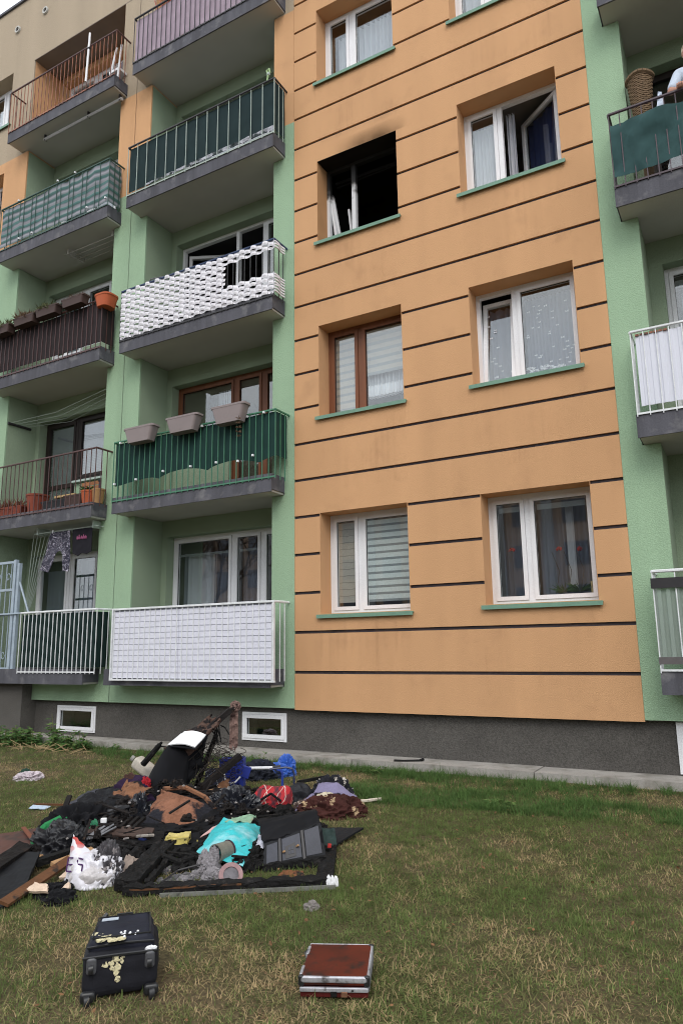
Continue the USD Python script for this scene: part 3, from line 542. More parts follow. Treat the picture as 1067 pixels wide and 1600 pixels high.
for i in range(nrow):
    z = 5.80 + i * (6.64 - 5.80) / (nrow - 1); ph = math.pi * (i % 2)
    spans = [(-3.45, -1.12 if 6.12 < z < 6.52 else -.13)]
    for xa, xb in spans: t.add('woven_strip', ribbon(xa, xb, z, ph, i), WV)
    if spans[0][1] > -.2: t.add('side_strip', tube([[-.125, -.36, z], [-.115, -.28, z - .01 + .01 * (i % 3)], [-.14, -.18, z], [-.12, -.1, z - .01]], .014, 4), WV)
t.done()
t = Th('chair_back', 'thin grey metal hoop of a chair above the woven screen', 'chair', dz=ZO)
t.add('hoop', tube([[-3.05, -.1, 5.8], [-3.1, -.1, 6.86], [-3.02, -.1, 6.93], [-2.74, -.1, 6.90], [-2.62, -.1, 6.82], [-2.52, -.1, 5.8]], .011, 6), paint('hoop_grey', (.12, .12, .13))); t.add('seat', bx(-3.04, -2.54, -.1, .25, 6.2, 6.24), P_BLACK); t.done()
# ground floor: two white panels of flat strips behind thin white bars
t = Th('slatted_balcony_panel', 'white balcony cladding of narrow horizontal strips and thin upright bars', 'balcony panel', dz=ZO)
PW = M('panel_white', (.66, .66, .74), .5, .03, 4); PG = M('panel_seam', (.30, .31, .36), .7)
t.add('seam_sheet', bx(-3.25, -.10, -.385, -.380, -.09, .98), PG)
ns = 12
for x0, x1 in ((-3.24, -1.86), (-1.85, -.10)):
    for i in range(ns):
        za, zb = -.085 + i * 1.05 / ns, -.085 + (i + 1) * 1.05 / ns - .009; t.add('strip', bx(x0, x1, -.392 - .002 * (i % 2), -.385, za, zb), PW)
for i in range(29):
    x = -3.22 + i * 3.10 / 28; t.add('upright_bar', bx(x - .006, x + .006, -.408, -.396, -.10, .985), P_WHITE)
t.add('frame_rail', bx(-3.27, -.06, -.42, -.39, .985, 1.01), P_WHITE); t.add('frame_rail', bx(-3.27, -.06, -.42, -.39, -.125, -.10), P_WHITE)
t.add('end_post', bx(-.10, -.075, -.42, -.39, -.10, .985), P_WHITE); t.add('end_post', bx(-3.27, -3.245, -.42, -.39, -.10, .985), P_WHITE)
t.done()
# right column: white ribbed sheet, and translucent ribbed sheet
def ribbed(x0, x1, z0, z1, y, pitch, dep):
    xs, ys = [], []; x = x0
    while x < x1:
        for dx, d in ((0, 0), (.4, 0), (.5, dep), (.9, dep)): xs.append(x + dx * pitch); ys.append(y - d)
        x += pitch
    poly = [(a, b) for a, b in zip(xs, ys)]; V, F = [], []
    for a, b in poly: V += [[a, b, z0], [a, b, z1], [a, b + .003, z0], [a, b + .003, z1]]
    for i in range(len(poly) - 1):
        a, b = 4 * i, 4 * i + 4; F += [[a, b, b + 1], [a, b + 1, a + 1], [a + 2, b + 3, b + 2], [a + 2, a + 3, b + 3], [a, a + 2, b + 2], [a, b + 2, b], [a + 1, b + 1, b + 3], [a + 1, b + 3, a + 3]]
    return trimesh.Trimesh(V, F, process=False)
t = Th('ribbed_balcony_sheet', 'white ribbed metal sheet with rust marks behind white bars', 'balcony panel', dz=ZO)
RS = M('ribbed_white', (.64, .65, .72), .5, .02, 2, fine=.02); t.add('sheet', ribbed(4.93, 5.36, 2.98, 3.83, -.34, .10, .009), RS); t.add('sheet', ribbed(5.37, 7.9, 2.98, 3.68, -.34, .10, .009), RS)
t.add('rusty_edge', [bx(4.93 + .05 * i, 4.97 + .05 * i, -.36, -.34, 3.825, 3.845) for i in range(7)], P_RUST); t.done()
t = Th('clear_ribbed_sheet', 'grey translucent ribbed plastic sheet on the lowest right balcony', 'balcony panel', dz=ZO)
CLR = usdkit.material(stage, LK + 'clear_plastic', {'d': ('principled_bsdf', {'base_color': (.32, .36, .33), 'roughness': .25}), 't': ('transparent_bsdf', {'color': (.75, .8, .76)}), 'm': ('mix_closure', {'fac': .5})}, [('t.BSDF', 'm.closure1'), ('d.BSDF', 'm.closure2')], surface='m.closure')
t.add('sheet', ribbed(4.86, 7.9, .17, .93, -.335, .09, .02), CLR); t.done()

# planters
GREYP = M('planter_grey', (.23, .19, .185), .55, .06); BROWNP = M('planter_brown', (.055, .032, .027), .6, .1); TERRA = M('terracotta', (.42, .10, .04), .7, .1); SOIL = M('soil', (.03, .022, .016), 1)
DRY = M('dried_plant', (.10, .06, .035), .9, .3, 20); DRYG = M('drying_leaf', (.07, .075, .03), .9, .3, 20)
def trough(x0, x1, y0, y1, z0, z1, taper=.72, r=.05):
    def loop(s, z, ins):
        cx, cy = (x0 + x1) / 2, (y0 + y1) / 2; p = sbox(x0, y0, x1, y1).buffer(-r).buffer(r, 4)
        c = np.array(p.exterior.coords)[:-1] - [cx, cy]; c = c * [s - 2 * ins / (x1 - x0), (1 - (1 - s) * .6) - 2 * ins / (y1 - y0)]; return np.c_[c + [cx, cy], np.full(len(c), z)]
    L = [loop(taper, z0, 0), loop(.96, z1 - .035, 0), loop(1.03, z1 - .03, 0), loop(1.03, z1, 0), loop(1, z1, .015), loop(.98, z1 - .04, .02)]
    n = len(L[0]); V = np.vstack(L + [L[0].mean(0), L[-1].mean(0)]); F = []
    for k in range(len(L) - 1):
        for i in range(n): j = (i + 1) % n; F += [[k * n + i, k * n + j, k * n + n + j], [k * n + i, k * n + n + j, k * n + n + i]]
    m = len(L) * n
    for i in range(n): j = (i + 1) % n; F += [[j, i, m], [(len(L) - 1) * n + i, (len(L) - 1) * n + j, m + 1]]
    return trimesh.Trimesh(V, F, process=False)
for (a, b, z0, z1), lb in zip(((-3.06, -2.40, 3.73, 3.99), (-2.13, -1.47, 3.75, 4.01), (-1.19, -.55, 3.74, 4.02)), ('left', 'middle', 'right')):
    t = Th('planter', {'left': 'empty grey planter nearest the joint line on the green railing', 'middle': 'grey planter between two others on the green first floor railing', 'right': 'grey planter with a dark trailing wisp nearest the orange wall'}[lb], 'planter', 'grey planters hung on the green railing', dz=ZO)
    t.add('trough', trough(a, b, -.56, -.365, z0, z1), GREYP, smooth=35); t.add('soil', bx(a + .06, b - .06, -.52, -.40, z1 - .06, z1 - .05), SOIL)
    if lb == 'right': t.add('trailing_wisp', [spiky(b - .07, -.58, 3.74 - .07 * i, 14, .07, rg, .006, .8) for i in range(5)], DRY)
    t.done()
for i, (a, b, z1) in enumerate(((-6.95, -6.35, 6.74), (-6.25, -5.62, 6.78), (-5.60, -4.98, 6.80), (-4.86, -4.26, 6.81))):
    t = Th('flower_box', ('brown flower box at the left picture edge, dried plants', 'brown flower box with pale dried stems, second from the left edge', 'brown flower box with sparse stems, third from the left edge', 'nearly bare brown flower box beside the terracotta pot')[i], 'flower box', 'brown flower boxes on the brown screened railing', dz=ZO)
    t.add('trough', trough(a, b, -.55, -.37, z1 - .17, z1, .85, .03), BROWNP, smooth=35); t.add('soil', bx(a + .06, b - .06, -.51, -.41, z1 - .05, z1 - .04), SOIL)
    n = (40, 46, 40, 14)[i]
    t.add('dried_stems', trimesh.util.concatenate([spiky(rg.uniform(a + .05, b - .05), rg.uniform(-.54, -.42), z1 - .03, 6, rg.uniform(.10, .24) * (1 if i < 3 else .5), rg, .011, 2) for _ in range(n)]), DRY if i % 2 else DRYG); t.done()
t = Th('terracotta_pot', 'orange terracotta pot at the corner of the brown screened balcony', 'flower pot', dz=ZO); t.add('pot', trough(-4.12, -3.74, -.46, -.12, 6.52, 6.75, .7, .12), TERRA, smooth=35); t.add('soil', bx(-4.03, -3.84, -.38, -.2, 6.70, 6.71), SOIL); t.add('dried_stems', spiky(-3.9, -.3, 6.71, 20, .12, rg, .006), DRY); t.done()
for x, z in ((-4.95, 5.80), (-4.35, 5.88)):
    t = Th('tag', 'small white tag showing under the brown fabric' if x < -4.5 else 'small orange and white jar showing under the brown fabric', 'tag', dz=ZO); t.add('tag', bx(x, x + .08, -.33, -.30, z, z + .11), WHITEF if x < -4.5 else TERRA); t.done()
# pots on the bare brown balcony
def pot(name, label, cx, cy, z, r, h, mat, plant=None, sq=False, cat='flower pot'):
    t = Th(name, label, cat, dz=ZO)
    if sq: t.add('trough', trough(cx - r, cx + r, cy - .09, cy + .09, z, z + h, .85, .02), mat, smooth=35)
    else: t.add('pot', trough(cx - r, cx + r, cy - r, cy + r, z, z + h, .7, r * .9), mat, smooth=35)
    t.add('soil', bx(cx - r * .6, cx + r * .6, cy - .05, cy + .05, z + h - .04, z + h - .03), SOIL)
    if plant: t.add('plant', plant[0], plant[1])
    t.done()
z = 2.895; RTERRA = M('red_terracotta', (.20, .05, .03), .8, .15); BLK = M('black_plastic', (.015, .015, .017), .5)
pot('flower_box', 'dark box with reddish dried plants behind the brown bars, left edge', -6.35, -.2, z, .42, .17, RTERRA, ([spiky(rg.uniform(-6.7, -6.0), -.2, z + .15, 9, rg.uniform(.15, .34), rg, .012, 2.2) for _ in range(16)], M('red_dried', (.14, .055, .03), .9, .3, 20)), sq=True, cat='flower box')
pot('flower_pot', 'square reddish brown planter behind the brown bars left of the door', -5.62, -.18, z, .2, .33, RTERRA, ([spiky(-5.62, -.18, z + .32, 26, .10, rg, .01)], DRYG))
pot('flower_box', 'low black box behind the brown bars beneath the window', -5.05, -.2, z, .34, .16, BLK, ([spiky(-5.0 + .05 * i, -.2, z + .16, 8, .1, rg, .012) for i in range(4)], DRYG), sq=True, cat='flower box')
pot('flower_box', 'second low dark box, beside the leafy terracotta pots', -4.55, -.2, z, .24, .2, BROWNP, sq=True, cat='flower box')
pot('flower_pot', 'terracotta pot with green leaves at the brown balcony corner', -4.22, -.2, z, .13, .24, TERRA, ([spiky(-4.25, -.2, z + .22, 40, .22, rg, .022)], LEAFG))
pot('flower_pot', 'empty tan pot at the outermost brown balcony corner', -4.04, -.15, z, .11, .26, M('tan_pot', (.35, .20, .09), .8))
t = Th('wooden_lattice', 'orange brown wooden slatted screen leaning below the balcony window', 'wooden screen', dz=ZO); WS = M('slat_wood', (.30, .13, .06), .8, .2, 8)
for i in range(7): t.add('slat', bx(-5.2, -4.55, .46, .475, 2.95 + i * .085, 3.02 + i * .085), WS)
for x in (-5.1, -4.65): t.add('upright', bx(x - .02, x + .02, .476, .49, 2.9, 3.55), WS)
t.done()
t = Th('storage_box', 'dark purple storage box beside the slatted wooden screen', 'box', dz=ZO); t.add('box', moved(rbox(.36, .3, .55, .02), (-4.33, .4, 3.17)), M('box_dark', (.04, .03, .045), .7)); t.add('lid', moved(rbox(.38, .32, .05, .015), (-4.33, .4, 3.46)), BLK); t.done()
t = Th('small_bench', 'low pale wooden bench behind the brown railing', 'bench', dz=ZO); t.add('seat', bx(-5.45, -4.9, .05, .3, 3.19, 3.23), M('bench_pale', (.50, .34, .16), .7, .15))
for x in (-5.4, -4.95): t.add('leg', bx(x - .02, x + .02, .08, .12, 2.895, 3.19), WS); t.add('leg', bx(x - .02, x + .02, .24, .28, 2.895, 3.19), WS)
t.done()
t = Th('clothes_line', 'black metal arm of a clothes line on the left side wall', 'clothes line', dz=ZO); t.add('arm', bar([-6.96, .02, 4.93], [-6.96, .55, 4.93], .028, 6), P_BLACK)
for i in range(4): t.add('line', tube([[-6.95, .08 + .12 * i, 4.95], [-5.6, .08 + .12 * i, 4.93 - .03 * i], [-4.15, .08 + .12 * i, 5.15]], .003, 4), P_PALE)
t.done()
# top left balcony
t = Th('white_stick', 'white plastic pole standing upright against the rusty railing', 'pole', dz=ZO); t.add('pole', bar([-4.74, -.39, 11.6], [-4.70, -.39, 12.72], .022, 8), WHITEF); t.add('tie', bar([-4.715, -.37, 12.36], [-4.71, -.41, 12.38], .035, 8), P_BLACK); t.done()
t = Th('folding_chair', 'folded white and grey chair behind the rusty railing', 'chair', dz=ZO)
t.add('leg', bar([-4.3, -.2, 11.48], [-4.16, -.16, 12.3], .02, 6), WHITEF); t.add('leg', bar([-4.05, -.2, 11.48], [-4.02, -.16, 12.3], .02, 6), WHITEF); t.add('seat', bx(-4.3, -4.02, -.2, .1, 11.72, 11.77), WHITEF); t.add('backrest', bx(-4.3, -4.05, .08, .11, 11.8, 12.2), P_MAUVE); t.done()
def ceiling_rack(label, x0, x1, y, z, n, dy, r, mat, bracket):
    t = Th('drying_rack', label, 'drying rack', dz=ZO)
    for i in range(n): t.add('rod', bar([x0, y + dy * i, z], [x1, y + dy * i, z], r, 8), mat)
    for x in ((x0 + .12, x1 - .12) if not bracket else (x0 + .03, (x0 + x1) / 2 + .2, x1 - .05)): t.add('bracket', bx(x - .015, x + .015, y - .03, y + dy * (n - 1) + .03, z - .03, z + .10), P_BLACK if bracket else mat)
    t.done()
ceiling_rack('thick grey rolled awning tube under the topmost left balcony', -6.3, -4.0, -.1, 11.1, 1, .1, .035, M('tube_grey', (.36, .35, .34), .6), True)
ceiling_rack('thin white ceiling drying rods under the striped balcony', -5.6, -4.1, .05, 8.27, 4, .12, .008, SOFFIT, False)
ceiling_rack('white ceiling drying rods carrying the laundry on the lowest balcony', -5.7, -4.0, -.14, 2.50, 3, .1, .009, P_PALE, False)
t = Th('string_fan', 'pale plant strings fanning up from the railing to the ceiling', 'strings', dz=ZO)
for i in range(6): t.add('string', bar([-5.98 + .02 * i, -.02, 1.06], [-5.86 + .11 * i, -.02, 2.6 - .02 * i], .005, 4), P_PALE)
t.done()
# laundry
PATT = usdkit.material(stage, LK + 'floral_cloth', {'g': ('geometry', {}), 'v': ('voronoi_texture', {'scale': 17.0, 'feature': 'distance_to_edge'}), 'n': ('noise_texture', {'scale': 26.0, 'detail': 3.0, 'distortion': 2.0}), 'r': ('rgb_ramp', {'ramp': [(.45, (.015, .014, .03)), (.56, (.02, .02, .04)), (.60, (.45, .42, .5)), (.7, (.55, .52, .6))]}), 'p': ('principled_bsdf', {'roughness': .9})},
    [('g.position', 'n.vector'), ('n.fac', 'r.fac'), ('r.color', 'p.base_color')], surface='p.BSDF')
BLACKC = cloth_mat('black_cloth', (.012, .011, .016))
t = Th('trousers', 'black trousers with white floral print hanging from the drying rods', 'trousers', 'laundry', dz=ZO)
def garment(poly, y, amp, seed, th=.012):
    m = ext(poly, y, y + th); m = m.subdivide_to_size(.05); m = trimesh.Trimesh(*m) if isinstance(m, tuple) else m
    v = np.array(m.vertices); v[:, 1] += amp * (meshkit.fbm(v * 5 + seed, 3, seed) - .5) * 2; return trimesh.Trimesh(v, m.faces, process=False)
t.add('trousers', garment(Polygon([(-5.24, 2.49), (-4.72, 2.49), (-4.70, 2.1), (-4.70, 1.74), (-4.86, 1.76), (-4.90, 2.08), (-4.96, 2.14), (-5.06, 2.10), (-5.16, 1.9), (-5.26, 1.76), (-5.50, 1.82), (-5.36, 2.1)]), -.14, .03, 3), PATT); t.add('peg', bx(-5.2, -5.18, -.15, -.12, 2.47, 2.53), WHITEF); t.done()
t = Th('shirt', 'black top with a pink print hanging beside the floral trousers', 'shirt', 'laundry', dz=ZO)
t.add('body', garment(Polygon([(-4.66, 2.49), (-4.16, 2.49), (-4.15, 2.06), (-4.28, 2.02), (-4.40, 2.05), (-4.5, 2.0), (-4.64, 2.06)]), -.14, .02, 5), BLACKC)
PINK = M('print_pink', (.35, .10, .20), .8)
t.add('print', [tube([[x, -.156, 2.30], [x + .01, -.156, 2.36 + .02 * (i % 2)], [x + .03, -.156, 2.29], [x + .04, -.156, 2.34]], .006, 4) for i, x in enumerate((-4.52, -4.47, -4.41, -4.36, -4.31))], PINK); t.done()
# gate on the terrace
t = Th('metal_gate', 'pale blue grey metal gate with scrolled bars at the left edge', 'gate', dz=ZO); GB = paint('gate_blue', (.30, .36, .42))
t.add('post', bx(-5.86, -5.80, -.33, -.27, -.06, 1.95), GB); t.add('post', bx(-5.97, -5.90, -.33, -.27, -.04, 2.02), GB)
for zz in (1.96, 1.45, 1.0, .03): t.add('rail', bx(-7.2, -5.97, -.315, -.285, zz, zz + .045), GB)
for i in range(8): x = -6.05 - .14 * i; t.add('bar', bar([x, -.3, .05], [x, -.3, 1.98], .009, 4), GB)
for i in range(4):
    x = -6.12 - .28 * i
    for zc, sg in ((1.70, 1), (.3, -1)): t.add('scroll', tube([[x + .06 * math.cos(a) * (1 - a / 9), -.31, zc + sg * .09 * math.sin(a) * (1 - a / 9)] for a in np.linspace(0, 6, 14)], .007, 4), GB)
t.add('brace', bar([-5.80, -.3, 1.6], [-5.5, -.3, 1.03], .02, 5), GB); t.add('handrail', bar([-7.2, -.34, 1.02], [-5.6, -.34, 1.03], .017, 6), GB); t.done()
# small hangings of the upper balconies
t = Th('door_ribbon', 'pale green ribbon tied at the top corner of the dark screen', 'ribbon', dz=ZO); t.add('ribbon', tube([[-.30, -.36, 9.60], [-.27, -.37, 9.70], [-.30, -.37, 9.80], [-.25, -.37, 9.82], [-.24, -.36, 9.74]], .014, 5), M('ribbon_green', (.35, .5, .25), .7)); t.add('knot', lump(-.27, -.36, .06, .05, .04, 3, sub=2, cz=9.72), P_PALE); t.done()
t = Th('red_trellis', 'red wire trellis above the lilac screened balcony', 'trellis', dz=ZO); RP = paint('trellis_red', (.35, .05, .03))
for i in range(10):
    x = -3.2 + .12 * i; t.add('wire', bar([x, -.12, 12.0], [x + .3, -.12, 12.95], .008, 4), RP); t.add('wire', bar([x + .3, -.12, 12.0], [x, -.12, 12.95], .008, 4), RP)
t.done()
t = Th('wall_hook', 'small black hook on the joint line beside the left planter', 'hook', dz=ZO); t.add('hook', bx(-3.73, -3.68, -.03, .012, 3.86, 3.90), P_BLACK); t.done()

# ------------------------------------------------------------------ person and basket on the right balcony (second floor)
SKIN = M('skin', (.42, .22, .16), .6, .06, 12); HAIR = M('grey_blond_hair', (.50, .42, .32), .7, .25, 40, .5, 160); SHIRT = M('pale_blue_shirt', (.50, .56, .66), .85, .06, 9, .3, 120); TROUS = M('dark_trousers', (.03, .03, .04), .9)
px_, py_, pf = 5.84, .02, 5.79
J = {k: (np.array(v) + [px_, py_, pf], r) for k, (v, r) in {
    'hipL': ((.10, .06, .92), .11), 'hipR': ((-.10, .06, .92), .11), 'knL': ((.11, .02, .50), .065), 'knR': ((-.11, .04, .50), .065), 'anL': ((.11, .08, .09), .042), 'anR': ((-.11, .10, .09), .042), 'toL': ((.12, -.10, .04), .035), 'toR': ((-.12, -.08, .04), .035),
    'pel': ((0, .05, .98), .125), 'wai': ((0, .0, 1.12), .115), 'che': ((0, -.07, 1.30), .125), 'shL': ((.155, -.10, 1.385), .062), 'shR': ((-.155, -.10, 1.385), .062), 'nek': ((0, -.12, 1.44), .052), 'hd0': ((0, -.155, 1.53), .055),
    'elL': ((.26, -.18, 1.14), .043), 'elR': ((-.26, -.18, 1.14), .043), 'wrL': ((.16, -.34, 1.015), .028), 'wrR': ((-.16, -.34, 1.015), .028),
    'skull': ((0, -.165, 1.625), .088), 'brow': ((0, -.205, 1.62), .07), 'jaw': ((0, -.215, 1.545), .045), 'chin': ((0, -.245, 1.528), .022), 'nose': ((0, -.285, 1.59), .011), 'noseb': ((0, -.262, 1.625), .012), 'eaL': ((.088, -.165, 1.60), .016), 'eaR': ((-.088, -.165, 1.60), .016), 'eaL2': ((.084, -.16, 1.575), .012), 'eaR2': ((-.084, -.16, 1.575), .012)}.items()}
for sg, S in ((1, 'L'), (-1, 'R')):
    w = np.array([sg * .16, -.34, 1.015]); J['pa' + S] = (w + [px_ - sg * .03, py_ - .045, pf - .005], .024); J['pb' + S] = (w + [px_ + sg * .015, py_ - .05, pf - .005], .022)
    for i in range(4):
        b = w + [px_ - sg * (.035 - .019 * i), py_ - .085, pf + .0]; L = (.034, .040, .037, .028)[i]
        J[f'f{S}{i}a'] = (b, .0095); J[f'f{S}{i}b'] = (b + [0, -L, -.008], .0088); J[f'f{S}{i}c'] = (b + [0, -L - .014, -.036], .008); J[f'f{S}{i}d'] = (b + [0, -L + .0, -.058], .007)
    J[f't{S}a'] = (w + [px_ - sg * .03, py_ - .02, pf], .012); J[f't{S}b'] = (w + [px_ - sg * .062, py_ - .045, pf - .005], .010); J[f't{S}c'] = (w + [px_ - sg * .07, py_ - .075, pf - .015], .009)
bones = [('hipL', 'knL'), ('knL', 'anL'), ('hipR', 'knR'), ('knR', 'anR'), ('anL', 'toL'), ('anR', 'toR'), ('hipL', 'hipR'), ('pel', 'wai'), ('wai', 'che'), ('che', 'shL'), ('che', 'shR'), ('shL', 'nek'), ('shR', 'nek'), ('che', 'nek'), ('nek', 'hd0'), ('hd0', 'skull'), ('skull', 'brow'), ('brow', 'jaw'), ('jaw', 'chin'), ('hd0', 'jaw'), ('noseb', 'nose'), ('brow', 'noseb'), ('eaL', 'eaL2'), ('eaR', 'eaR2'), ('skull', 'eaL'), ('skull', 'eaR')]
for S in 'LR':
    bones += [('sh' + S, 'el' + S), ('el' + S, 'wr' + S), ('wr' + S, 'pa' + S), ('pa' + S, 'pb' + S), ('wr' + S, 'pb' + S), (f't{S}a', f't{S}b'), (f't{S}b', f't{S}c')]
    for i in range(4): bones += [('pb' + S if i > 1 else 'pa' + S, f'f{S}{i}a'), (f'f{S}{i}a', f'f{S}{i}b'), (f'f{S}{i}b', f'f{S}{i}c'), (f'f{S}{i}c', f'f{S}{i}d')]
t = Th('person', 'person with pale hair in a light blue shirt leaning on the dark railing', 'person', dz=ZO)
t.add('body', chain(J, bones, .012), SKIN, smooth=True)
fat = lambda names, d: {k: (J[k][0], J[k][1] + d) for k in names}
t.add('shirt', chain({**fat(['pel', 'wai', 'che', 'shL', 'shR'], .014), 'elL': (J['elL'][0] * .75 + J['shL'][0] * .25, .062), 'elR': (J['elR'][0] * .75 + J['shR'][0] * .25, .062)}, [('pel', 'wai'), ('wai', 'che'), ('che', 'shL'), ('che', 'shR'), ('shL', 'shR'), ('shL', 'elL'), ('shR', 'elR')], .02), SHIRT, smooth=True)
t.add('trousers', chain(fat(['hipL', 'hipR', 'knL', 'knR', 'anL', 'anR', 'pel'], .012), [('hipL', 'knL'), ('knL', 'anL'), ('hipR', 'knR'), ('knR', 'anR'), ('hipL', 'hipR'), ('pel', 'hipL'), ('pel', 'hipR')], .025), TROUS, smooth=True)
hd = J['skull'][0]; hv = trimesh.creation.icosphere(4); v = np.array(hv.vertices); v = v * (.100 + .014 * (ridge(v * [3, 3, 1.2], 4, 4) - .5))[:, None] * [1.0, 1.08, 1.06] + hd + [0, .022, .012]
keep = ~((v[:, 1] < hd[1] - .035) & (v[:, 2] < hd[2] + .035)); v[~keep] = hd + (v[~keep] - hd) * .72
t.add('hair', trimesh.Trimesh(v, hv.faces, process=False), HAIR, smooth=True)
for sg in (-1, 1): t.add('eye', moved(trimesh.creation.icosphere(2, .012), hd + [sg * .033, -.098, -.012]), M('eye_dark', (.05, .04, .04), .3))
t.add('mouth', moved(rbox(.045, .012, .01, .004, 8), hd + [0, -.096, -.075]), M('lips', (.30, .10, .09), .5)); t.done()

WICK = M('wicker', (.16, .105, .06), .8, .25, 20, .5, 70)
t = Th('wicker_basket', 'tall brown wicker basket with a thick rim behind the dark railing', 'basket', dz=ZO)
for i in range(40):
    f_ = i / 39; r = .045 + .095 * f_ ** .8; z = 6.35 + .98 * f_
    t.add('weave_ring', tube([[5.24 + (r + .006 * ((k + i) % 2)) * math.cos(a), -.02 + (r + .006 * ((k + i) % 2)) * math.sin(a), z] for k, a in enumerate(np.linspace(0, 2 * math.pi, 25))], .0125, 4), WICK)
t.add('rim', tube([[5.24 + .155 * math.cos(a), -.02 + .155 * math.sin(a), 7.36 + .01 * math.sin(3 * a)] for a in np.linspace(0, 2 * math.pi, 21)], .026, 6), WICK); t.add('base', bar([5.24, -.02, 5.79], [5.24, -.02, 6.4], .06, 12), WICK); t.done()
t = Th('hanging_cloth', 'white cloth hanging beside the wicker basket', 'cloth', dz=ZO); t.add('cloth', patch([[5.38, -.16, 6.62], [5.50, -.14, 6.62], [5.48, -.12, 7.02], [5.44, -.14, 7.02]], 14, 18, .03, 8, 2, .004), SHIRT); t.done()

# ------------------------------------------------------------------ the heap of burnt things on the lawn
CA, SA = .870, .4932; OX, OY = 1.5, -3.9              # the heap's own axes: x along it, y away from the viewer, z above the lawn
def hp(x, y, z=0.0):
    X = OX + x * CA - y * SA; Y = OY + x * SA + y * CA; return np.array([X, Y, z + float(gz(X, Y))])
def HP(m):
    if isinstance(m, list): m = trimesh.util.concatenate(m)
    v, f, _ = arr(m); X = OX + v[:, 0] * CA - v[:, 1] * SA; Y = OY + v[:, 0] * SA + v[:, 1] * CA
    return trimesh.Trimesh(np.c_[X, Y, v[:, 2] + gz(X, Y)], f, process=False)
class Ht(Th):
    def add(s, pn, m, mat, *a, **k): return super().add(pn, HP(m), mat, *a, **k)
CHAR = M('char', (.006, .0055, .0055), .8, .5, 9, .9, 60, .01, spec=.22, col2=(.030, .027, .026), thr=(.60, .72), vs2=18)
CHARW = M('charred_wood', (.009, .007, .0065), .75, .5, 7, .9, 45, .008, spec=.22, col2=(.05, .028, .017), thr=(.6, .72), vs2=9)
BFAB = M('black_fabric', (.0045, .0045, .006), .95, .3, 6, .5, 120, .003); PURP = M('purple_fabric', (.022, .010, .032), .9, .3, 6, .5, 120, .003); DKGREY = M('dark_grey_fabric', (.009, .009, .011), .85, .3, 5, .5, 120, .003)
FOAM = M('burnt_foam', (.20, .095, .052), 1, .22, 7, .9, 50, .012, col2=(.012, .010, .011), thr=(.53, .60), vs2=4.2); FOAM2 = M('scorched_foam', (.22, .10, .06), 1, .2, 7, .9, 50, .012, col2=(.016, .016, .021), thr=(.47, .53), vs2=2.6)
BPLAST = M('black_bag', (.010, .011, .015), .28, .3, 6, spec=.6); WOOD = M('plank_wood', (.115, .05, .022), .7, .25, 6, .4, 60, .004, col2=(.03, .02, .015), thr=(.56, .64), vs2=6); PALEW = M('split_wood', (.34, .20, .10), .8, .2, 12, col2=(.05, .03, .02), thr=(.62, .7), vs2=12)
REDBRD = M('red_brown_board', (.075, .026, .018), .55, .25, 4, spec=.5, col2=(.025, .014, .012), thr=(.5, .62), vs2=5); PANELB = M('black_panel', (.010, .0105, .0125), .75, .3, 5, .3, 80)
ASHG = M('grey_ash', (.23, .215, .225), 1, .3, 14, 1.0, 55, .012, col2=(.06, .055, .055), thr=(.6, .7), vs2=16); PAPER = M('paper_white', (.72, .72, .73), .8, .06, 9)
rr = random.Random(11)
# loose charred crumbs, black lumps and slivers: the bed of the heap, nobody could count them
t = Ht('charred_debris', 'bed of small black charred scraps under the burnt furniture', 'debris', kind='stuff'); ms = []
def inside(x, y):
    return ((x + .15) / .95) ** 2 + ((y - .75) / 1.15) ** 2 < 1 or ((x - .4) / .9) ** 2 + ((y - .1) / .9) ** 2 < .75
n = 0
while n < 420:
    x, y = rr.uniform(-1.4, 1.4), rr.uniform(-1.0, 2.2)
    if not inside(x, y) or (-1.0 < x < .1 and .3 < y < 1.05 and rr.random() < .7) or (-.28 < x < .12 and -.5 < y < .02): continue
    n += 1; k = rr.random(); s = rr.uniform(.03, .10)
    if k < .6: m = lump(x, y, s * 2, s * 1.5, s * .8, n, .4, 6, 2, rr.uniform(0, 3), .01, rr.uniform(0, .03))
    else: m = flat([x, y, .02 + rr.uniform(0, .08)], [x + rr.uniform(-.25, .25), y + rr.uniform(-.2, .2), .02 + rr.uniform(0, .1)], rr.uniform(.015, .05), rr.uniform(.008, .025))
    ms.append(m)
t.add('charred_debris', ms, CHAR); t.done()
t = Ht('burnt_cloth_heap', 'black burnt cloth spread through the middle of the heap', 'cloth'); t.add('cloth', lump(-.15, .80, 1.5, 1.8, .13, 31, .2, 6, 5), BFAB, smooth=True); t.done()

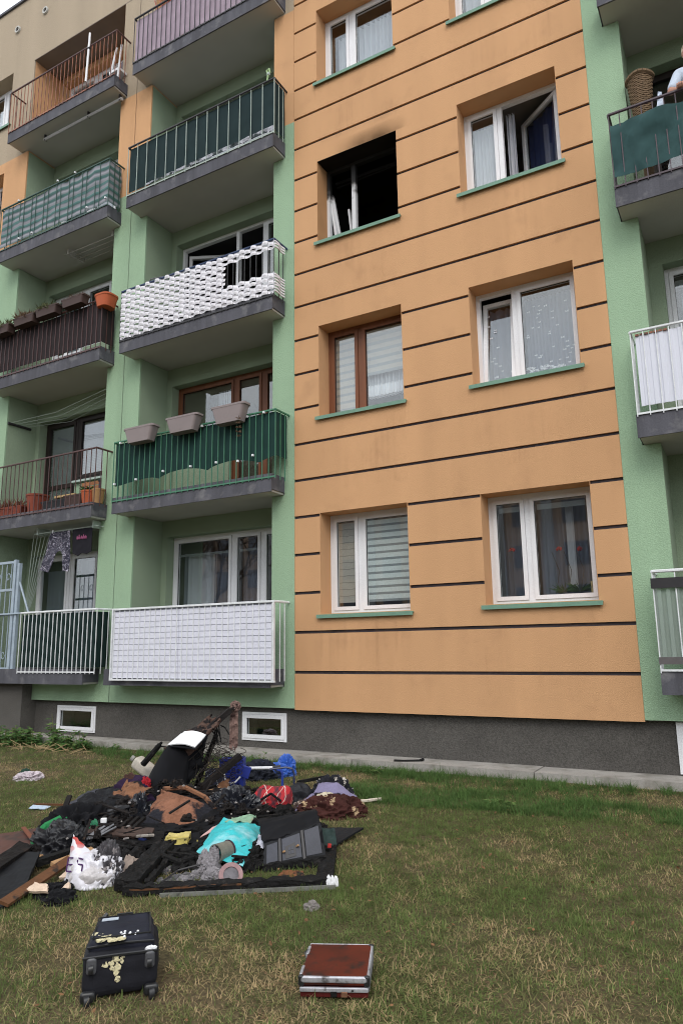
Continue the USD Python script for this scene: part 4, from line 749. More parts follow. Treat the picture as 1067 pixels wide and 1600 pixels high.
# the overturned burnt armchair: bent black back, bare springs, a charred arm rising to the right, a rag on its tip
t = Ht('burnt_armchair', 'burnt black armchair on its side with bare springs and one arm raised', 'armchair')
def shell(x0, x1, zt, y0, yk, n=26, m=16, th=.10):
    U, V = np.meshgrid(np.linspace(0, 1, n), np.linspace(0, 1, m), indexing='ij')
    X = x0 + (x1 - x0) * U; top = zt * (1 - .34 * np.maximum(0, .45 - U) ** 1.6 * 3.2) ; Z = top * V; Y = y0 + yk * (np.sin(U * math.pi) * -.16 + (1 - np.cos(V * 1.7)) * .26) + .012 * (meshkit.fbm(np.stack([X * 9, Z * 9, X * 0], -1), 3, 3) - .5)
    X = X + .10 * (V - .4) ** 2 * 2
    P = np.stack([X, Y, Z], -1); a = np.arange(n * m).reshape(n, m); q = np.stack([a[:-1, :-1], a[1:, :-1], a[1:, 1:], a[:-1, 1:]], -1).reshape(-1, 4); N = n * m
    rim = np.concatenate([a[:-1, 0], a[-1, :-1], a[:0:-1, -1], a[0, :0:-1]]); r2 = np.roll(rim, -1)
    Q = np.vstack([q, q[:, ::-1] + N, np.stack([r2, rim, rim + N, r2 + N], -1)]); return trimesh.Trimesh(np.vstack([P.reshape(-1, 3), (P + [.01, th, 0]).reshape(-1, 3)]), np.vstack([Q[:, [0, 1, 2]], Q[:, [0, 2, 3]]]), process=False)
t.add('backrest', shell(-.76, -.36, .60, 1.42, 1.0), BFAB, smooth=50)
SCORCH = M('scorched_cover', (.085, .05, .038), .85, .3, 9, .5, 60, col2=(.014, .011, .011), thr=(.48, .54), vs2=14)
t.add('seat_cover', patch([[-.60, 1.62, .545], [-.30, 1.58, .50], [-.02, 1.72, .80], [-.18, 1.86, .83]], 26, 20, .05, 9, 5, .03, fray=.14), SCORCH)
t.add('armrest', [flat([-.30, 1.7, .60], [.06, 1.82, .90], .075, .06), flat([.02, 1.81, .87], [.13, 1.87, .945], .05, .035)], CHARW)
t.add('torn_lining', patch([[-.36, 1.60, .50], [-.16, 1.62, .66], [-.20, 1.66, .34], [-.40, 1.62, .10]], 18, 18, .04, 8, 8, .008, fray=.1), BFAB)
t.add('frame_bar', flat([-.30, 1.45, .06], [.18, 1.78, .42], .07, .06), CHARW); t.add('frame_bar', flat([-.42, 1.5, .05], [.08, 1.75, .10], .08, .06), CHARW); t.add('frame_bar', flat([-.35, 1.95, .02], [-.12, 2.0, .62], .05, .05), CHARW)
def coil(p, q, R, turns, r=.004):
    p, q = np.array(p, float), np.array(q, float); d = q - p; L = np.linalg.norm(d); d /= L; a = np.cross(d, [0, 1, .3]); a /= np.linalg.norm(a); b = np.cross(d, a)
    ts = np.linspace(0, 1, int(turns * 9)); return tube([p + d * L * u + (a * math.cos(u * turns * 6.283) + b * math.sin(u * turns * 6.283)) * R * (1 - .35 * math.sin(u * math.pi)) for u in ts], r, 3)
IRON = M('rusty_wire', (.030, .024, .021), .7, .3)
for i in range(15):
    x = -.30 + .032 * i + rr.uniform(-.02, .02); z = .27 + .05 * (i % 3) + .16 * max(0, 1 - abs(i - 6) / 7)
    t.add('spring', coil([x, 1.72 + .05 * (i % 3), z - .16], [x + .05, 1.80 + .05 * (i % 2), z + .12], .036, 5), IRON)
for i in range(26):
    a0 = np.array([rr.uniform(-.4, .1), rr.uniform(1.6, 1.95), rr.uniform(.12, .5)]); pts = [a0 + np.array([rr.uniform(-.06, .06) * k, rr.uniform(-.03, .03) * k, rr.uniform(-.07, .06) * k]) for k in range(5)]
    t.add('wire', tube(pts, .0035, 3), IRON)
for i in range(7): x = -.10 + .02 * i; t.add('charred_tatter', tube([[x - .06, 1.80, .80 - .01 * i], [x - .04 + rr.uniform(-.03, .03), 1.79, .72], [x + rr.uniform(-.04, .04), 1.79, .60 + rr.uniform(-.05, .05)]], .008, 4), CHAR)
t.done()
t = Ht('hanging_rag', 'ragged brown strip of cloth hanging from the raised chair arm', 'rag'); RAG = M('rag_brown', (.21, .135, .115), .95, .25, 8, .6, 60, .006, col2=(.07, .04, .035), thr=(.52, .62), vs2=9)
t.add('rag', [patch([[.045 + .028 * i, 1.86, .50 + rr.uniform(-.04, .07)], [.085 + .028 * i, 1.87, .49 + rr.uniform(-.05, .05)], [.085 + .026 * i, 1.88, .935], [.05 + .026 * i, 1.87, .94]], 7, 22, .03, 9, 3 + i, .006, fray=.05) for i in range(3)] + [lump(.105, 1.88, .10, .09, .05, 4, .4, 5, 3, 0, .05, .93)], RAG); t.done()
t = Ht('open_book', 'open white book lying on the scorched seat of the armchair', 'book')
t.add('page', patch([[-.52, 1.50, .60], [-.25, 1.46, .57], [-.17, 1.66, .665], [-.42, 1.72, .70]], 12, 10, .006, 6, 2, .012, fn=lambda u, v: .025 * np.sin(u * 3.1)), PAPER); t.add('cover', patch([[-.53, 1.49, .585], [-.24, 1.45, .553], [-.16, 1.66, .648], [-.42, 1.73, .683]], 4, 4, 0, th=.008), BFAB); t.add('page', patch([[-.55, 1.52, .595], [-.47, 1.50, .60], [-.40, 1.70, .69], [-.46, 1.73, .675]], 6, 6, .004, 6, 2, .006), PAPER); t.done()
t = Ht('white_canister', 'cream plastic canister lying behind the armchair back', 'canister'); c_ = moved(rbox(.28, .15, .13, .035), (-.87, 1.86, .31), rz=-.3, ry=.55); t.add('body', c_, M('cream_plastic', (.44, .40, .34), .5, .1, 6), smooth=40); t.add('cap', bar([-1.0, 1.88, .40], [-1.03, 1.88, .42], .03, 10), M('cap_grey', (.25, .24, .22), .5)); t.done()
t = Ht('charred_stick', 'thick charred stick poking up behind the cream canister', 'stick'); t.add('stick', [bar([-.84, 1.66, .38], [-.66, 1.62, .58], .035, 7, .028), bar([-.69, 1.62, .55], [-.63, 1.60, .61], .03, 6, .012), bar([-.67, 1.62, .57], [-.57, 1.62, .555], .010, 5, .006)], CHAR); t.done()
t = Ht('red_flower', 'small crumpled red cloth flower against the black chair back', 'cloth flower'); t.add('flower', lump(-.735, 1.36, .11, .09, .07, 3, .35, 7, 3, 0, .05, .22), M('flower_red', (.30, .012, .02), .8, .3)); t.done()
t = Ht('purple_cloth', 'dark purple cloth heaped left of the armchair', 'cloth'); t.add('cloth', lump(-.82, 1.38, .52, .36, .27, 12, .22, 5, 5, .2), PURP, smooth=True); t.done()
t = Ht('canister_jumble', 'small brown charred jumble beside the cream canister', 'debris'); t.add('jumble', lump(-1.0, 1.80, .26, .2, .20, 14, .4, 6, 4), M('jumble_brown', (.07, .035, .03), .9, .5, 14, .6, 60, col2=(.30, .22, .2), thr=(.66, .7), vs2=18)); t.done()
t = Ht('grey_sheet', 'dark grey cloth flap at the back left of the heap', 'cloth'); t.add('flap', patch([[-1.58, 1.45, .02], [-1.22, 1.42, .02], [-1.25, 1.62, .15], [-1.42, 1.66, .12]], 20, 14, .03, 5, 4, .012, fray=.08), M('grey_flap', (.045, .045, .055), .8, .2, 5, .3, 90)); t.done()
t = Ht('black_sleeve', 'black looped cloth behind the grey flap', 'cloth'); t.add('loop', tube([[-1.30, 1.35, .06], [-1.24, 1.40, .14], [-1.10, 1.42, .17], [-.98, 1.42, .15]], .045, 8), BFAB); t.done()
t = Ht('black_clothing', 'heap of black clothing at the left of the heap', 'clothing'); t.add('heap', lump(-.98, .88, .66, .95, .24, 16, .24, 5, 5, .35), DKGREY, smooth=True); t.add('heap', lump(-1.02, .35, .60, .62, .24, 18, .3, 6, 5, .2), BFAB, smooth=True); t.done()
t = Ht('foam_slab', 'rust brown slab of burnt upholstery foam leaning on black clothing', 'foam'); t.add('slab', patch([[-1.06, .74, .13], [-.66, .66, .14], [-.58, .96, .28], [-.84, 1.06, .33]], 30, 22, .04, 7, 21, .05, fray=.16), FOAM); t.done()
t = Ht('foam_cushion', 'large half burnt foam cushion, black above and brown below', 'cushion'); t.add('slab', patch([[-.48, .32, .10], [.06, .24, .06], [.12, .70, .13], [-.42, .84, .27]], 34, 26, .045, 6, 23, .05, fn=lambda u, v: .10 * np.sin(u * 3.14) * np.sin(v * 3.14), fray=.10), FOAM2); t.add('edge_piping', tube([[-.42, .84, .29], [-.2, .82, .30], [0, .76, .22], [.11, .66, .13]], .022, 6), FOAM); t.done()
t = Ht('charred_lump', 'jagged black charred lump between the two foam pieces', 'debris'); t.add('lump', lump(-.60, .72, .20, .22, .22, 25, .45, 6, 4), BPLAST); t.done()
t = Ht('ash_grey_strip', 'grey ashy strip lying across the brown foam slab', 'strip'); t.add('strip', tube([[-.90, .45, .14], [-.76, .55, .19], [-.62, .66, .22]], .03, 6), M('ash_strip', (.065, .065, .07), .9, .3, 10, .6, 50)); t.done()
t = Ht('burnt_chest', 'burnt drawer with ribbed dark wood front edge', 'drawer')
t.add('front', patch([[-.84, -.02, .12], [-.30, -.06, .10], [-.28, .02, .145], [-.82, .06, .17]], 30, 6, .015, 9, 27, .02, fray=.03), M('drawer_wood', (.055, .035, .028), .7, .4, 10, .5, 60)); t.add('side', patch([[-.82, .0, .04], [-.30, -.04, .03], [-.30, -.02, .12], [-.82, .02, .14]], 22, 8, .02, 8, 28, .02, fray=.04), CHAR)
for i in range(7): t.add('rib', flat([-.80 + .055 * i, .02, .165 - .004 * i], [-.76 + .055 * i, .24, .20 - .004 * i], .03, .025), CHARW)
t.add('handle', tube([[-.40, -.08, .11], [-.36, -.11, .12], [-.30, -.10, .12], [-.27, -.06, .11]], .012, 6), M('handle_ash', (.30, .27, .24), .7, .3, 20)); t.done()
t = Ht('green_scrap', 'small green and white scraps by the ribbed drawer', 'scrap'); t.add('scrap', lump(-.80, .06, .08, .05, .06, 31, .3, 5, 2, 0, .02, .15), M('scrap_green', (.03, .16, .08), .7)); t.add('scrap', moved(rbox(.05, .03, .04, .008), (-.72, .05, .21)), PAPER); t.done()
t = Ht('grey_bristle', 'pale grey melted bristles beside the white bag', 'debris'); t.add('bristle', [bar([-.84 + .02 * i, -.12, .10 + .004 * i], [-.72 + .02 * i, .0, .17 + .01 * (i % 3)], .009, 5) for i in range(7)], M('bristle_grey', (.16, .16, .17), .8, .4, 20)); t.done()
t = Ht('black_hollow_box', 'charred open box below the drawer', 'box'); t.add('side', bx(-.66, -.22, -.10, -.07, 0, .07), CHAR); t.add('side', bx(-.66, -.62, -.07, .2, 0, .12), CHAR); t.add('lid', patch([[-.66, -.12, .06], [-.22, -.16, .05], [-.20, .1, .09], [-.64, .12, .12]], 16, 12, .03, 8, 33, .02, fray=.08), CHAR); t.done()
t = Ht('blue_scrap', 'dark blue crumpled scrap near the charred box', 'scrap'); t.add('scrap', lump(-.36, -.02, .13, .10, .10, 34, .25, 5, 3), M('scrap_blue', (.012, .022, .10), .8, .2)); t.done()
t = Ht('wood_lath', 'thin brown wooden lath at the far left of the heap', 'lath'); t.add('lath', flat([-1.93, 1.54, .035], [-1.30, 1.44, .03], .02, .018), WOOD); t.add('lath', flat([-1.42, .94, .02], [-1.40, 1.10, .20], .05, .02), CHARW); t.add('lath', flat([-1.38, 1.0, .04], [-1.24, 1.12, .10], .05, .015), PALEW); t.done()
t = Ht('blue_white_scrap', 'pale blue scrap at the left end of the lath', 'scrap'); t.add('scrap', patch([[-1.93, 1.42, .02], [-1.74, 1.38, .02], [-1.72, 1.46, .03], [-1.92, 1.50, .035]], 8, 6, .01, 9, 3, .006), M('scrap_pale_blue', (.40, .48, .58), .6)); t.done()
t = Ht('orange_splint', 'orange split wood splinter on the black clothing', 'splinter'); t.add('splinter', flat([-1.12, 1.10, .16], [-.98, 1.02, .14], .04, .015), WOOD); t.done()
t = Ht('black_sack', 'wet looking black sack at the left edge of the heap', 'sack'); t.add('sack', lump(-1.02, -.04, .46, .46, .21, 36, .28, 6, 5, .4), M('sack_black', (.006, .006, .008), .5, .3, 6, .4, 80, spec=.5), smooth=True); t.done()
t = Ht('green_cloth', 'bright green folded cloth tucked beside the black sack', 'cloth'); GRN = M('cloth_green', (.018, .17, .055), .85, .15, 8, .3, 90)
t.add('fold', tube([[-1.18, -.14, .04], [-1.25, -.04, .10], [-1.22, .08, .16], [-1.12, .16, .20]], .04, 7), GRN, smooth=40); t.add('fold', tube([[-1.28, .08, .04], [-1.30, .16, .08], [-1.20, .24, .14], [-1.10, .26, .16]], .04, 7), GRN, smooth=40); t.done()
t = Ht('red_brown_board', 'red brown veneered board lying at the left edge', 'board'); t.add('board', patch([[-1.46, -.28, .05], [-1.13, -.18, .08], [-1.30, .36, .10], [-1.72, .26, .07]], 8, 8, .008, 4, 3, .025, fray=.02), REDBRD); t.add('strip', flat([-1.50, .30, .115], [-1.24, -.1, .11], .035, .008), M('board_strip', (.17, .06, .035), .5)); t.done()
t = Ht('burnt_sheet', 'large flat black burnt panel at the lower left edge', 'panel'); t.add('panel', patch([[-1.10, -1.45, .02], [-.86, -1.20, .02], [-1.06, -.40, .10], [-1.42, -.42, .09]], 12, 16, .015, 4, 6, .03, fray=.03), PANELB); t.add('edge_board', patch([[-1.30, -1.2, .12], [-1.22, -1.2, .10], [-1.16, -.30, .12], [-1.28, -.28, .15]], 6, 16, .015, 5, 7, .03, fray=.03), CHARW); t.done()
t = Ht('brown_plank', 'long brown plank slanting beside the black panel', 'plank'); t.add('plank', flat([-.92, -1.30, .04], [-.72, -.34, .10], .075, .022, (.3, 0, 1)), WOOD); t.done()
t = Ht('pale_plank', 'short pale split plank touching the white bag', 'plank'); t.add('plank', flat([-.86, -.66, .08], [-.66, -.38, .10], .05, .03, (.3, 0, 1)), PALEW); t.done()
t = Ht('wood_chunk', 'pale chunk of split wood on the grass near the red board', 'wood chunk'); t.add('chunk', patch([[-1.22, -.46, .02], [-1.08, -.44, .03], [-1.06, -.34, .06], [-1.17, -.33, .05]], 8, 6, .02, 9, 4, .03, fray=.1), PALEW); t.done()
t = Ht('charred_beam', 'black charred beam between the red board and the plank', 'beam'); t.add('beam', flat([-1.05, -.50, .05], [-.80, -.28, .08], .07, .05), CHAR); t.done()
for i, (x, y, s, mt, lb) in enumerate(((-.70, -1.05, .13, BFAB, 'black charred scrap with pale torn bits left of the suitcase'), (-.60, -1.16, .12, BFAB, 'lowest black crumpled scrap left of the white bag'), (-.63, -.92, .10, CHAR, 'black lump against the base of the white bag'))):
    t = Ht('black_scrap', lb, 'scrap'); t.add('scrap', lump(x, y, s * 1.6, s * 1.3, s * .5, 40 + i, .35, 6, 3), mt); t.done()
for i, (x0, y0, x1, y1, lb) in enumerate(((-.86, -1.10, -.70, -1.14, 'pale pink torn foam piece on black scraps'), (-.74, -.86, -.66, -.86, 'small cream foam bit under the plank'), (-.66, -.78, -.56, -.80, 'cream wedge of foam beside the white bag'), (-.62, -1.12, -.55, -1.14, 'smallest pale torn bit on the lowest black scrap'))):
    t = Ht('foam_bit', lb, 'foam bit'); t.add('bit', patch([[x0, y0, .05], [x1, y1, .05], [x1 - .02, y1 + .05, .085], [x0 + .03, y0 + .07, .08]], 7, 6, .02, 12, i, .02, fray=.1), M('foam_cream', (.55, .42, .32), .9, .2, 20)); t.done()
# white carrier bag with red print
BAGW = usdkit.material(stage, LK + 'printed_bag', {'g': ('geometry', {}), 'v': ('noise_texture', {'scale': 10.5, 'detail': 1.0}), 'r': ('rgb_ramp', {'ramp': [(.52, (0, 0, 0)), (.54, (1, 1, 1))]}), 's': ('separate_xyz', {}), 'z': ('map_range', {'from_min': .10, 'from_max': .17, 'clamp': True}), 'mm': ('math', {'math_type': 'multiply'}),
    'n': ('noise_texture', {'scale': 9.0, 'detail': 6.0, 'roughness': .7}), 'rw': ('rgb_ramp', {'ramp': [(.3, (.30, .285, .29)), (.48, (.62, .60, .64)), (.7, (.70, .69, .74))]}), 'm': ('mix', {'color2': (.42, .035, .025)}), 'p': ('principled_bsdf', {'roughness': .4})},
    [('g.position', 'v.vector'), ('v.fac', 'r.fac'), ('g.position', 's.vector'), ('s.z', 'z.value'), ('z.result', 'mm.value1'), ('r.color', 'mm.value2'), ('mm.value', 'm.fac'), ('g.position', 'n.vector'), ('n.fac', 'rw.fac'), ('rw.color', 'm.color1'), ('m.color', 'p.base_color')], surface='p.BSDF')
t = Ht('carrier_bag', 'white plastic carrier bag with red print, crumpled and half burnt', 'bag')
bg = lump(-.50, -.80, .36, .30, .20, 51, .16, 6, 5, .1); t.add('bag', bg, BAGW, smooth=True)
t.add('bag_front', patch([[-.665, -.93, .0], [-.50, -.98, .0], [-.50, -.84, .20], [-.66, -.82, .33]], 22, 26, .022, 7, 52, .006, fn=lambda u, v: .045 * np.sin(u * 3.1) * np.sin(v * 2.6 + .3), fray=.03), BAGW, smooth=True)
t.add('bag_lower', patch([[-.64, -.97, -.01], [-.34, -.90, .01], [-.33, -.84, .11], [-.62, -.92, .15]], 24, 16, .03, 9, 53, .006, fn=lambda u, v: .05 * np.sin(u * 3.1) * np.sin(v * 3), fray=.03), M('bag_dirty', (.46, .43, .43), .4, .2, 9, spec=.5), smooth=True)
t.add('bag_side', patch([[-.37, -.86, .02], [-.31, -.82, .03], [-.31, -.78, .15], [-.37, -.80, .17]], 10, 14, .02, 9, 54, .005, fray=.06), BAGW, smooth=True)
t.add('burnt_patch', lump(-.42, -.78, .20, .22, .23, 55, .35, 8, 4), M('bag_burnt', (.05, .045, .05), .5, .5, 18, .5, 60, spec=.5, col2=(.25, .22, .22), thr=(.58, .64), vs2=20))
LETT = M('print_violet', (.06, .02, .09), .5); REDP = M('print_red', (.42, .04, .03), .5)
def strokes(segs, o, ux, uz, w, mat, nm):
    o, ux, uz = map(np.array, (o, ux, uz)); nn = np.cross(uz, ux); nn = nn / np.linalg.norm(nn)
    t.add(nm, [flat(o + ux * a + uz * b, o + ux * c + uz * d, w, .003, nn) for a, b, c, d in segs], mat)
o = (-.655, -.935, .115); ux = (.075, -.01, 0); uz = (0, .03, .08)
strokes([(0, 0, 0, 1), (0, 1, .6, 1), (0, .5, .5, .5), (0, 0, .6, 0)], o, ux, uz, .010, LETT, 'letter'); strokes([(1.5, .9, .95, 1), (.95, 1, .95, .55), (.95, .55, 1.5, .5), (1.5, .5, 1.5, 0), (1.5, 0, .95, .1)], o, ux, uz, .010, LETT, 'letter')
t.done()
t = Ht('ashy_rag', 'beige ashy rag between the white bag and the charred frame', 'rag'); t.add('rag', patch([[-.36, -.72, .01], [-.20, -.70, .01], [-.17, -.56, .03], [-.33, -.54, .09]], 16, 12, .04, 9, 56, .01, fray=.12), M('rag_beige', (.24, .19, .16), .95, .3, 14, .5, 60)); t.add('rag', patch([[-.36, -.68, .01], [-.24, -.70, .02], [-.28, -.60, .10], [-.34, -.58, .11]], 8, 8, .02, 9, 57, .01, fray=.12), M('rag_beige', (.24, .19, .16))); t.done()
# yellow burnt box, lavender bottle, shiny black bag, plaid bag, crate
t = Ht('yellow_box', 'yellow box with blackened burnt sides in the middle of the heap', 'box'); YEL = M('box_yellow', (.55, .45, .13), .7, .2, 12, col2=(.012, .010, .009), thr=(.53, .56), vs2=17)
for m in ([bx(-.15, .03, -.15, -.135, 0, .115)], [bx(-.15, -.135, -.135, -.02, 0, .10)], [bx(.015, .03, -.135, -.02, 0, .10)]): t.add('side', m, YEL)
t.add('top', patch([[-.155, -.155, .102], [.035, -.155, .105], [.03, -.01, .115], [-.15, -.01, .11]], 12, 10, .015, 12, 5, .008, fray=.06), M('box_yellow_top', (.50, .41, .15), .7, .2, 14, col2=(.10, .07, .03), thr=(.6, .66), vs2=18)); t.add('shred', [bar([.09 + .015 * i, -.13, 0], [.09 + .013 * i, -.12, .05 + .03 * (i % 2)], .006, 4) for i in range(3)], YEL); t.done()
t = Ht('lavender_bottle', 'small pale lavender bottle beside the burnt cushion', 'bottle'); t.add('body', bar([-.03, .66, .07], [.06, .74, .09], .035, 12), M('bottle_lavender', (.48, .40, .56), .4), smooth=40); t.add('cap', bar([.06, .74, .09], [.085, .76, .095], .02, 10), M('bottle_cap', (.3, .27, .36), .4)); t.done()
t = Ht('black_bin_bag', 'shiny crumpled black bin bag beside the blue crate', 'bin bag'); t.add('bag', lump(.25, .92, .46, .34, .22, 61, .34, 7, 5), M('bin_bag', (.010, .011, .015), .3, .2, 5, spec=.5)); t.done()
def plaid(name, base, l1, l2, sc, rot=(0, 0, 0)):
    return usdkit.material(stage, LK + name, {'g': ('geometry', {}), 'mp': ('mapping', {'rotation': rot, 'scale': (sc, sc, sc)}), 's': ('separate_xyz', {}), 'fx': ('math', {'math_type': 'fraction'}), 'fy': ('math', {'math_type': 'fraction'}),
        'rx': ('rgb_ramp', {'interpolate': False, 'ramp': [(0, (0, 0, 0)), (.30, (1, 1, 1)), (.52, (0, 0, 0)), (.60, (.45, .45, .45)), (.64, (0, 0, 0))]}), 'ry': ('rgb_ramp', {'interpolate': False, 'ramp': [(0, (0, 0, 0)), (.30, (1, 1, 1)), (.52, (0, 0, 0)), (.60, (.45, .45, .45)), (.64, (0, 0, 0))]}),
        'h': ('math', {'math_type': 'multiply', 'value2': .62}), 'm1': ('mix', {'color1': base, 'color2': l1}), 'm2': ('mix', {'color2': l1}), 'hy': ('math', {'math_type': 'multiply', 'value2': .62}), 'tx': ('rgb_ramp', {'interpolate': False, 'ramp': [(0, (0, 0, 0)), (.80, (1, 1, 1)), (.85, (0, 0, 0))]}), 'ty': ('rgb_ramp', {'interpolate': False, 'ramp': [(0, (0, 0, 0)), (.80, (1, 1, 1)), (.85, (0, 0, 0))]}), 'm3': ('mix', {'color2': l2}), 'm4': ('mix', {'color2': l2}), 'p': ('principled_bsdf', {'roughness': .85})},
        [('g.position', 'mp.vector'), ('mp.vector', 's.vector'), ('s.x', 'fx.value1'), ('s.y', 'fy.value1'), ('fx.value', 'rx.fac'), ('fy.value', 'ry.fac'), ('rx.color', 'h.value1'), ('h.value', 'm1.fac'), ('ry.color', 'hy.value1'), ('hy.value', 'm2.fac'), ('m1.color', 'm2.color1'), ('fx.value', 'tx.fac'), ('fy.value', 'ty.fac'), ('m2.color', 'm3.color1'), ('tx.color', 'm3.fac'), ('m3.color', 'm4.color1'), ('ty.color', 'm4.fac'), ('m4.color', 'p.base_color')], surface='p.BSDF')
t = Ht('plaid_bag', 'red tartan bag lying in the back of the heap', 'bag'); m = rbox(.36, .26, .20, .06); m = trimesh.Trimesh(*trimesh.remesh.subdivide_to_size(m.vertices, m.faces, .05)); v = np.array(m.vertices); m = trimesh.Trimesh(v + .03 * (meshkit.fbm(v * 9 + 4, 3, 4) - .5)[:, None] * np.sign(v), m.faces); t.add('body', moved(m, (.60, 1.10, .105), rz=-.25, rx=.25), plaid('tartan_red', (.36, .012, .018), (.012, .014, .025), (.5, .42, .36), 9.0, (.9, .3, .4)), smooth=50); t.add('strap', tube([[.50, .96, .14], [.60, .93, .20], [.70, .92, .13]], .012, 5), BFAB); t.done()
t = Ht('checked_cloth', 'dark blue and white checked cloth left of the blue crate', 'cloth'); t.add('cloth', patch([[-.24, 1.86, .02], [-.02, 1.90, .02], [-.02, 1.98, .26], [-.22, 1.96, .27]], 16, 18, .03, 7, 62, .008, fray=.03), plaid('check_blue', (.014, .016, .035), (.02, .025, .06), (.45, .47, .5), 22.0, (1.2, 0, .5)), smooth=True); t.done()
t = Ht('plastic_crate', 'blue perforated plastic crate standing on end with a white handle', 'crate'); CB = M('crate_blue', (.016, .03, .22), .45, .1, 6, spec=.5)
for i in range(5): t.add('slat', bx(-.06 + .0, .15, 1.995, 2.01, .03 + .068 * i, .062 + .068 * i), CB)
for x in (-.065, -.01, .045, .10, .145): t.add('upright', bx(x, x + (.03 if x in (-.065, .145) else .012), 1.985, 1.995, .0, .345), CB)
t.add('side', bx(.176, .188, 1.99, 2.2, .0, .34), CB); t.add('side', bx(-.077, -.065, 1.99, 2.2, 0, .34), CB); t.add('base', bx(-.065, .176, 2.2, 2.21, 0, .34), CB)
t.add('rim', [bx(-.08, .19, 1.975, 2.0, .335, .36), bx(-.08, .19, 1.975, 2.0, -.01, .02)], CB); t.add('handle', tube([[-.03, 1.97, .26], [.0, 1.93, .14], [.05, 1.92, .105], [.11, 1.92, .12], [.16, 1.95, .17]], .009, 6), WHITEF); t.add('flap', moved(rbox(.09, .02, .13, .009), (.22, 1.98, .21), ry=.3), CB); t.done()
t = Ht('split_board', 'splintered brown board in front of the blue crate', 'board'); t.add('board', patch([[-.10, 1.55, .03], [.10, 1.58, .03], [.08, 1.66, .21], [-.02, 1.66, .17]], 10, 12, .015, 9, 63, .02, fray=.1), WOOD); t.add('splinter', flat([-.28, 1.46, .09], [.02, 1.50, .15], .03, .02), PALEW); t.done()
t = Ht('black_boards', 'stack of charred boards in front of the armchair springs', 'boards')
for i, (a, b, c, d) in enumerate(((-.32, 1.28, .22, 1.42), (-.28, 1.16, .20, 1.22), (-.10, 1.08, .16, 1.36), (-.36, 1.38, .10, 1.30), (-.2, 1.02, .06, 1.10))): t.add('board', flat([a, b, .05 + .035 * i], [c, d, .06 + .03 * i], .11, .02, (.1 * i - .2, .1, 1)), CHARW)
t.done()
t = Ht('charred_slivers', 'thin charred slivers, ash flakes and cinders strewn over the heap', 'debris', kind='stuff'); ms, fl = [], []
for i in range(210):
    x, y = rr.uniform(-1.2, .6), rr.uniform(-.3, 1.5)
    if (x > -.35 and y < .12) or (-1.08 < x < -.56 and .62 < y < 1.12) or (-.48 < x < .12 and .2 < y < .84): continue
    z = .08 + .22 * math.exp(-((x + .45) / .6) ** 2 - ((y - .75) / .7) ** 2) + rr.uniform(-.03, .05)
    if rr.random() < .55: a = rr.uniform(0, 6.3); L = rr.uniform(.06, .28); ms.append(flat([x, y, z], [x + L * math.cos(a), y + L * math.sin(a), z + rr.uniform(-.08, .10)], rr.uniform(.006, .03), rr.uniform(.004, .015), (rr.uniform(-.5, .5), 0, 1)))
    else: ms.append(lump(x, y, rr.uniform(.03, .10), rr.uniform(.03, .09), rr.uniform(.02, .05), 200 + i, .5, 7, 2, 0, .01, z))
    if i % 3 == 0: fl.append(lump(x + .1, y - .1, rr.uniform(.01, .03), rr.uniform(.01, .03), .008, 500 + i, .5, 7, 1, 0, .004, z + .02))
t.add('slivers', ms, CHARW); t.add('flakes', fl, M('ash_flakes', (.22, .20, .19), .9, .5, 30)); t.done()
# back right: blue bag, white pole, black clothes, bent tube chair, seat, clothes
t = Ht('blue_bag', 'bright blue plastic bag at the back of the heap', 'bag'); BB = M('bag_blue', (.03, .10, .42), .4, .2, 8, spec=.5); t.add('bag', lump(.52, 2.86, .34, .22, .13, 65, .3, 6, 4), BB); t.add('knot', lump(.60, 2.88, .20, .16, .15, 66, .3, 6, 4, 0, .02, .07), BB); t.done()
t = Ht('black_jacket', 'black and dark blue clothes under the white pole', 'clothing'); t.add('heap', lump(.28, 2.72, .42, .24, .17, 67, .35, 7, 4), M('jacket_black', (.012, .014, .022), .8, .4, 8, .4, 80, col2=(.03, .06, .2), thr=(.6, .64), vs2=10)); t.done()
t = Ht('white_pole', 'white tube lying across the black clothes behind the crate', 'pole'); t.add('tube', bar([.08, 2.42, .175], [.48, 2.46, .165], .017, 8), WHITEF); t.add('joint', bar([.47, 2.46, .165], [.56, 2.46, .17], .022, 8), P_BLACK); t.done()
t = Ht('tube_chair', 'bent dark blue tube frame of a small chair', 'chair'); TB = M('tube_blue', (.015, .02, .06), .4, spec=.5); t.add('frame', tube([[.62, 2.02, .0], [.62, 2.0, .19], [.60, 2.0, .215], [.56, 2.0, .225]], .014, 7), M('tube_bright_blue', (.03, .06, .3), .4)); t.add('frame', tube([[.48, 2.0, .23], [.66, 2.0, .245], [.73, 2.0, .23], [.75, 2.0, .18], [.75, 1.98, .0]], .012, 7), TB); t.add('seat', lump(.84, 1.50, .30, .26, .17, 68, .12, 4, 4), M('seat_black', (.014, .015, .019), .6, .2, 6), smooth=True); t.done()
t = Ht('patterned_shirt', 'black and white patterned clothes at the back right', 'clothing'); t.add('heap', lump(1.18, 1.52, .36, .30, .21, 71, .34, 7, 4), M('patterned_cloth', (.015, .015, .02), .9, .3, 9, .4, 90, col2=(.55, .5, .45), thr=(.60, .63), vs2=13)); t.add('stick', flat([.80, 1.72, .14], [1.10, 1.80, .17], .03, .03), CHAR); t.done()
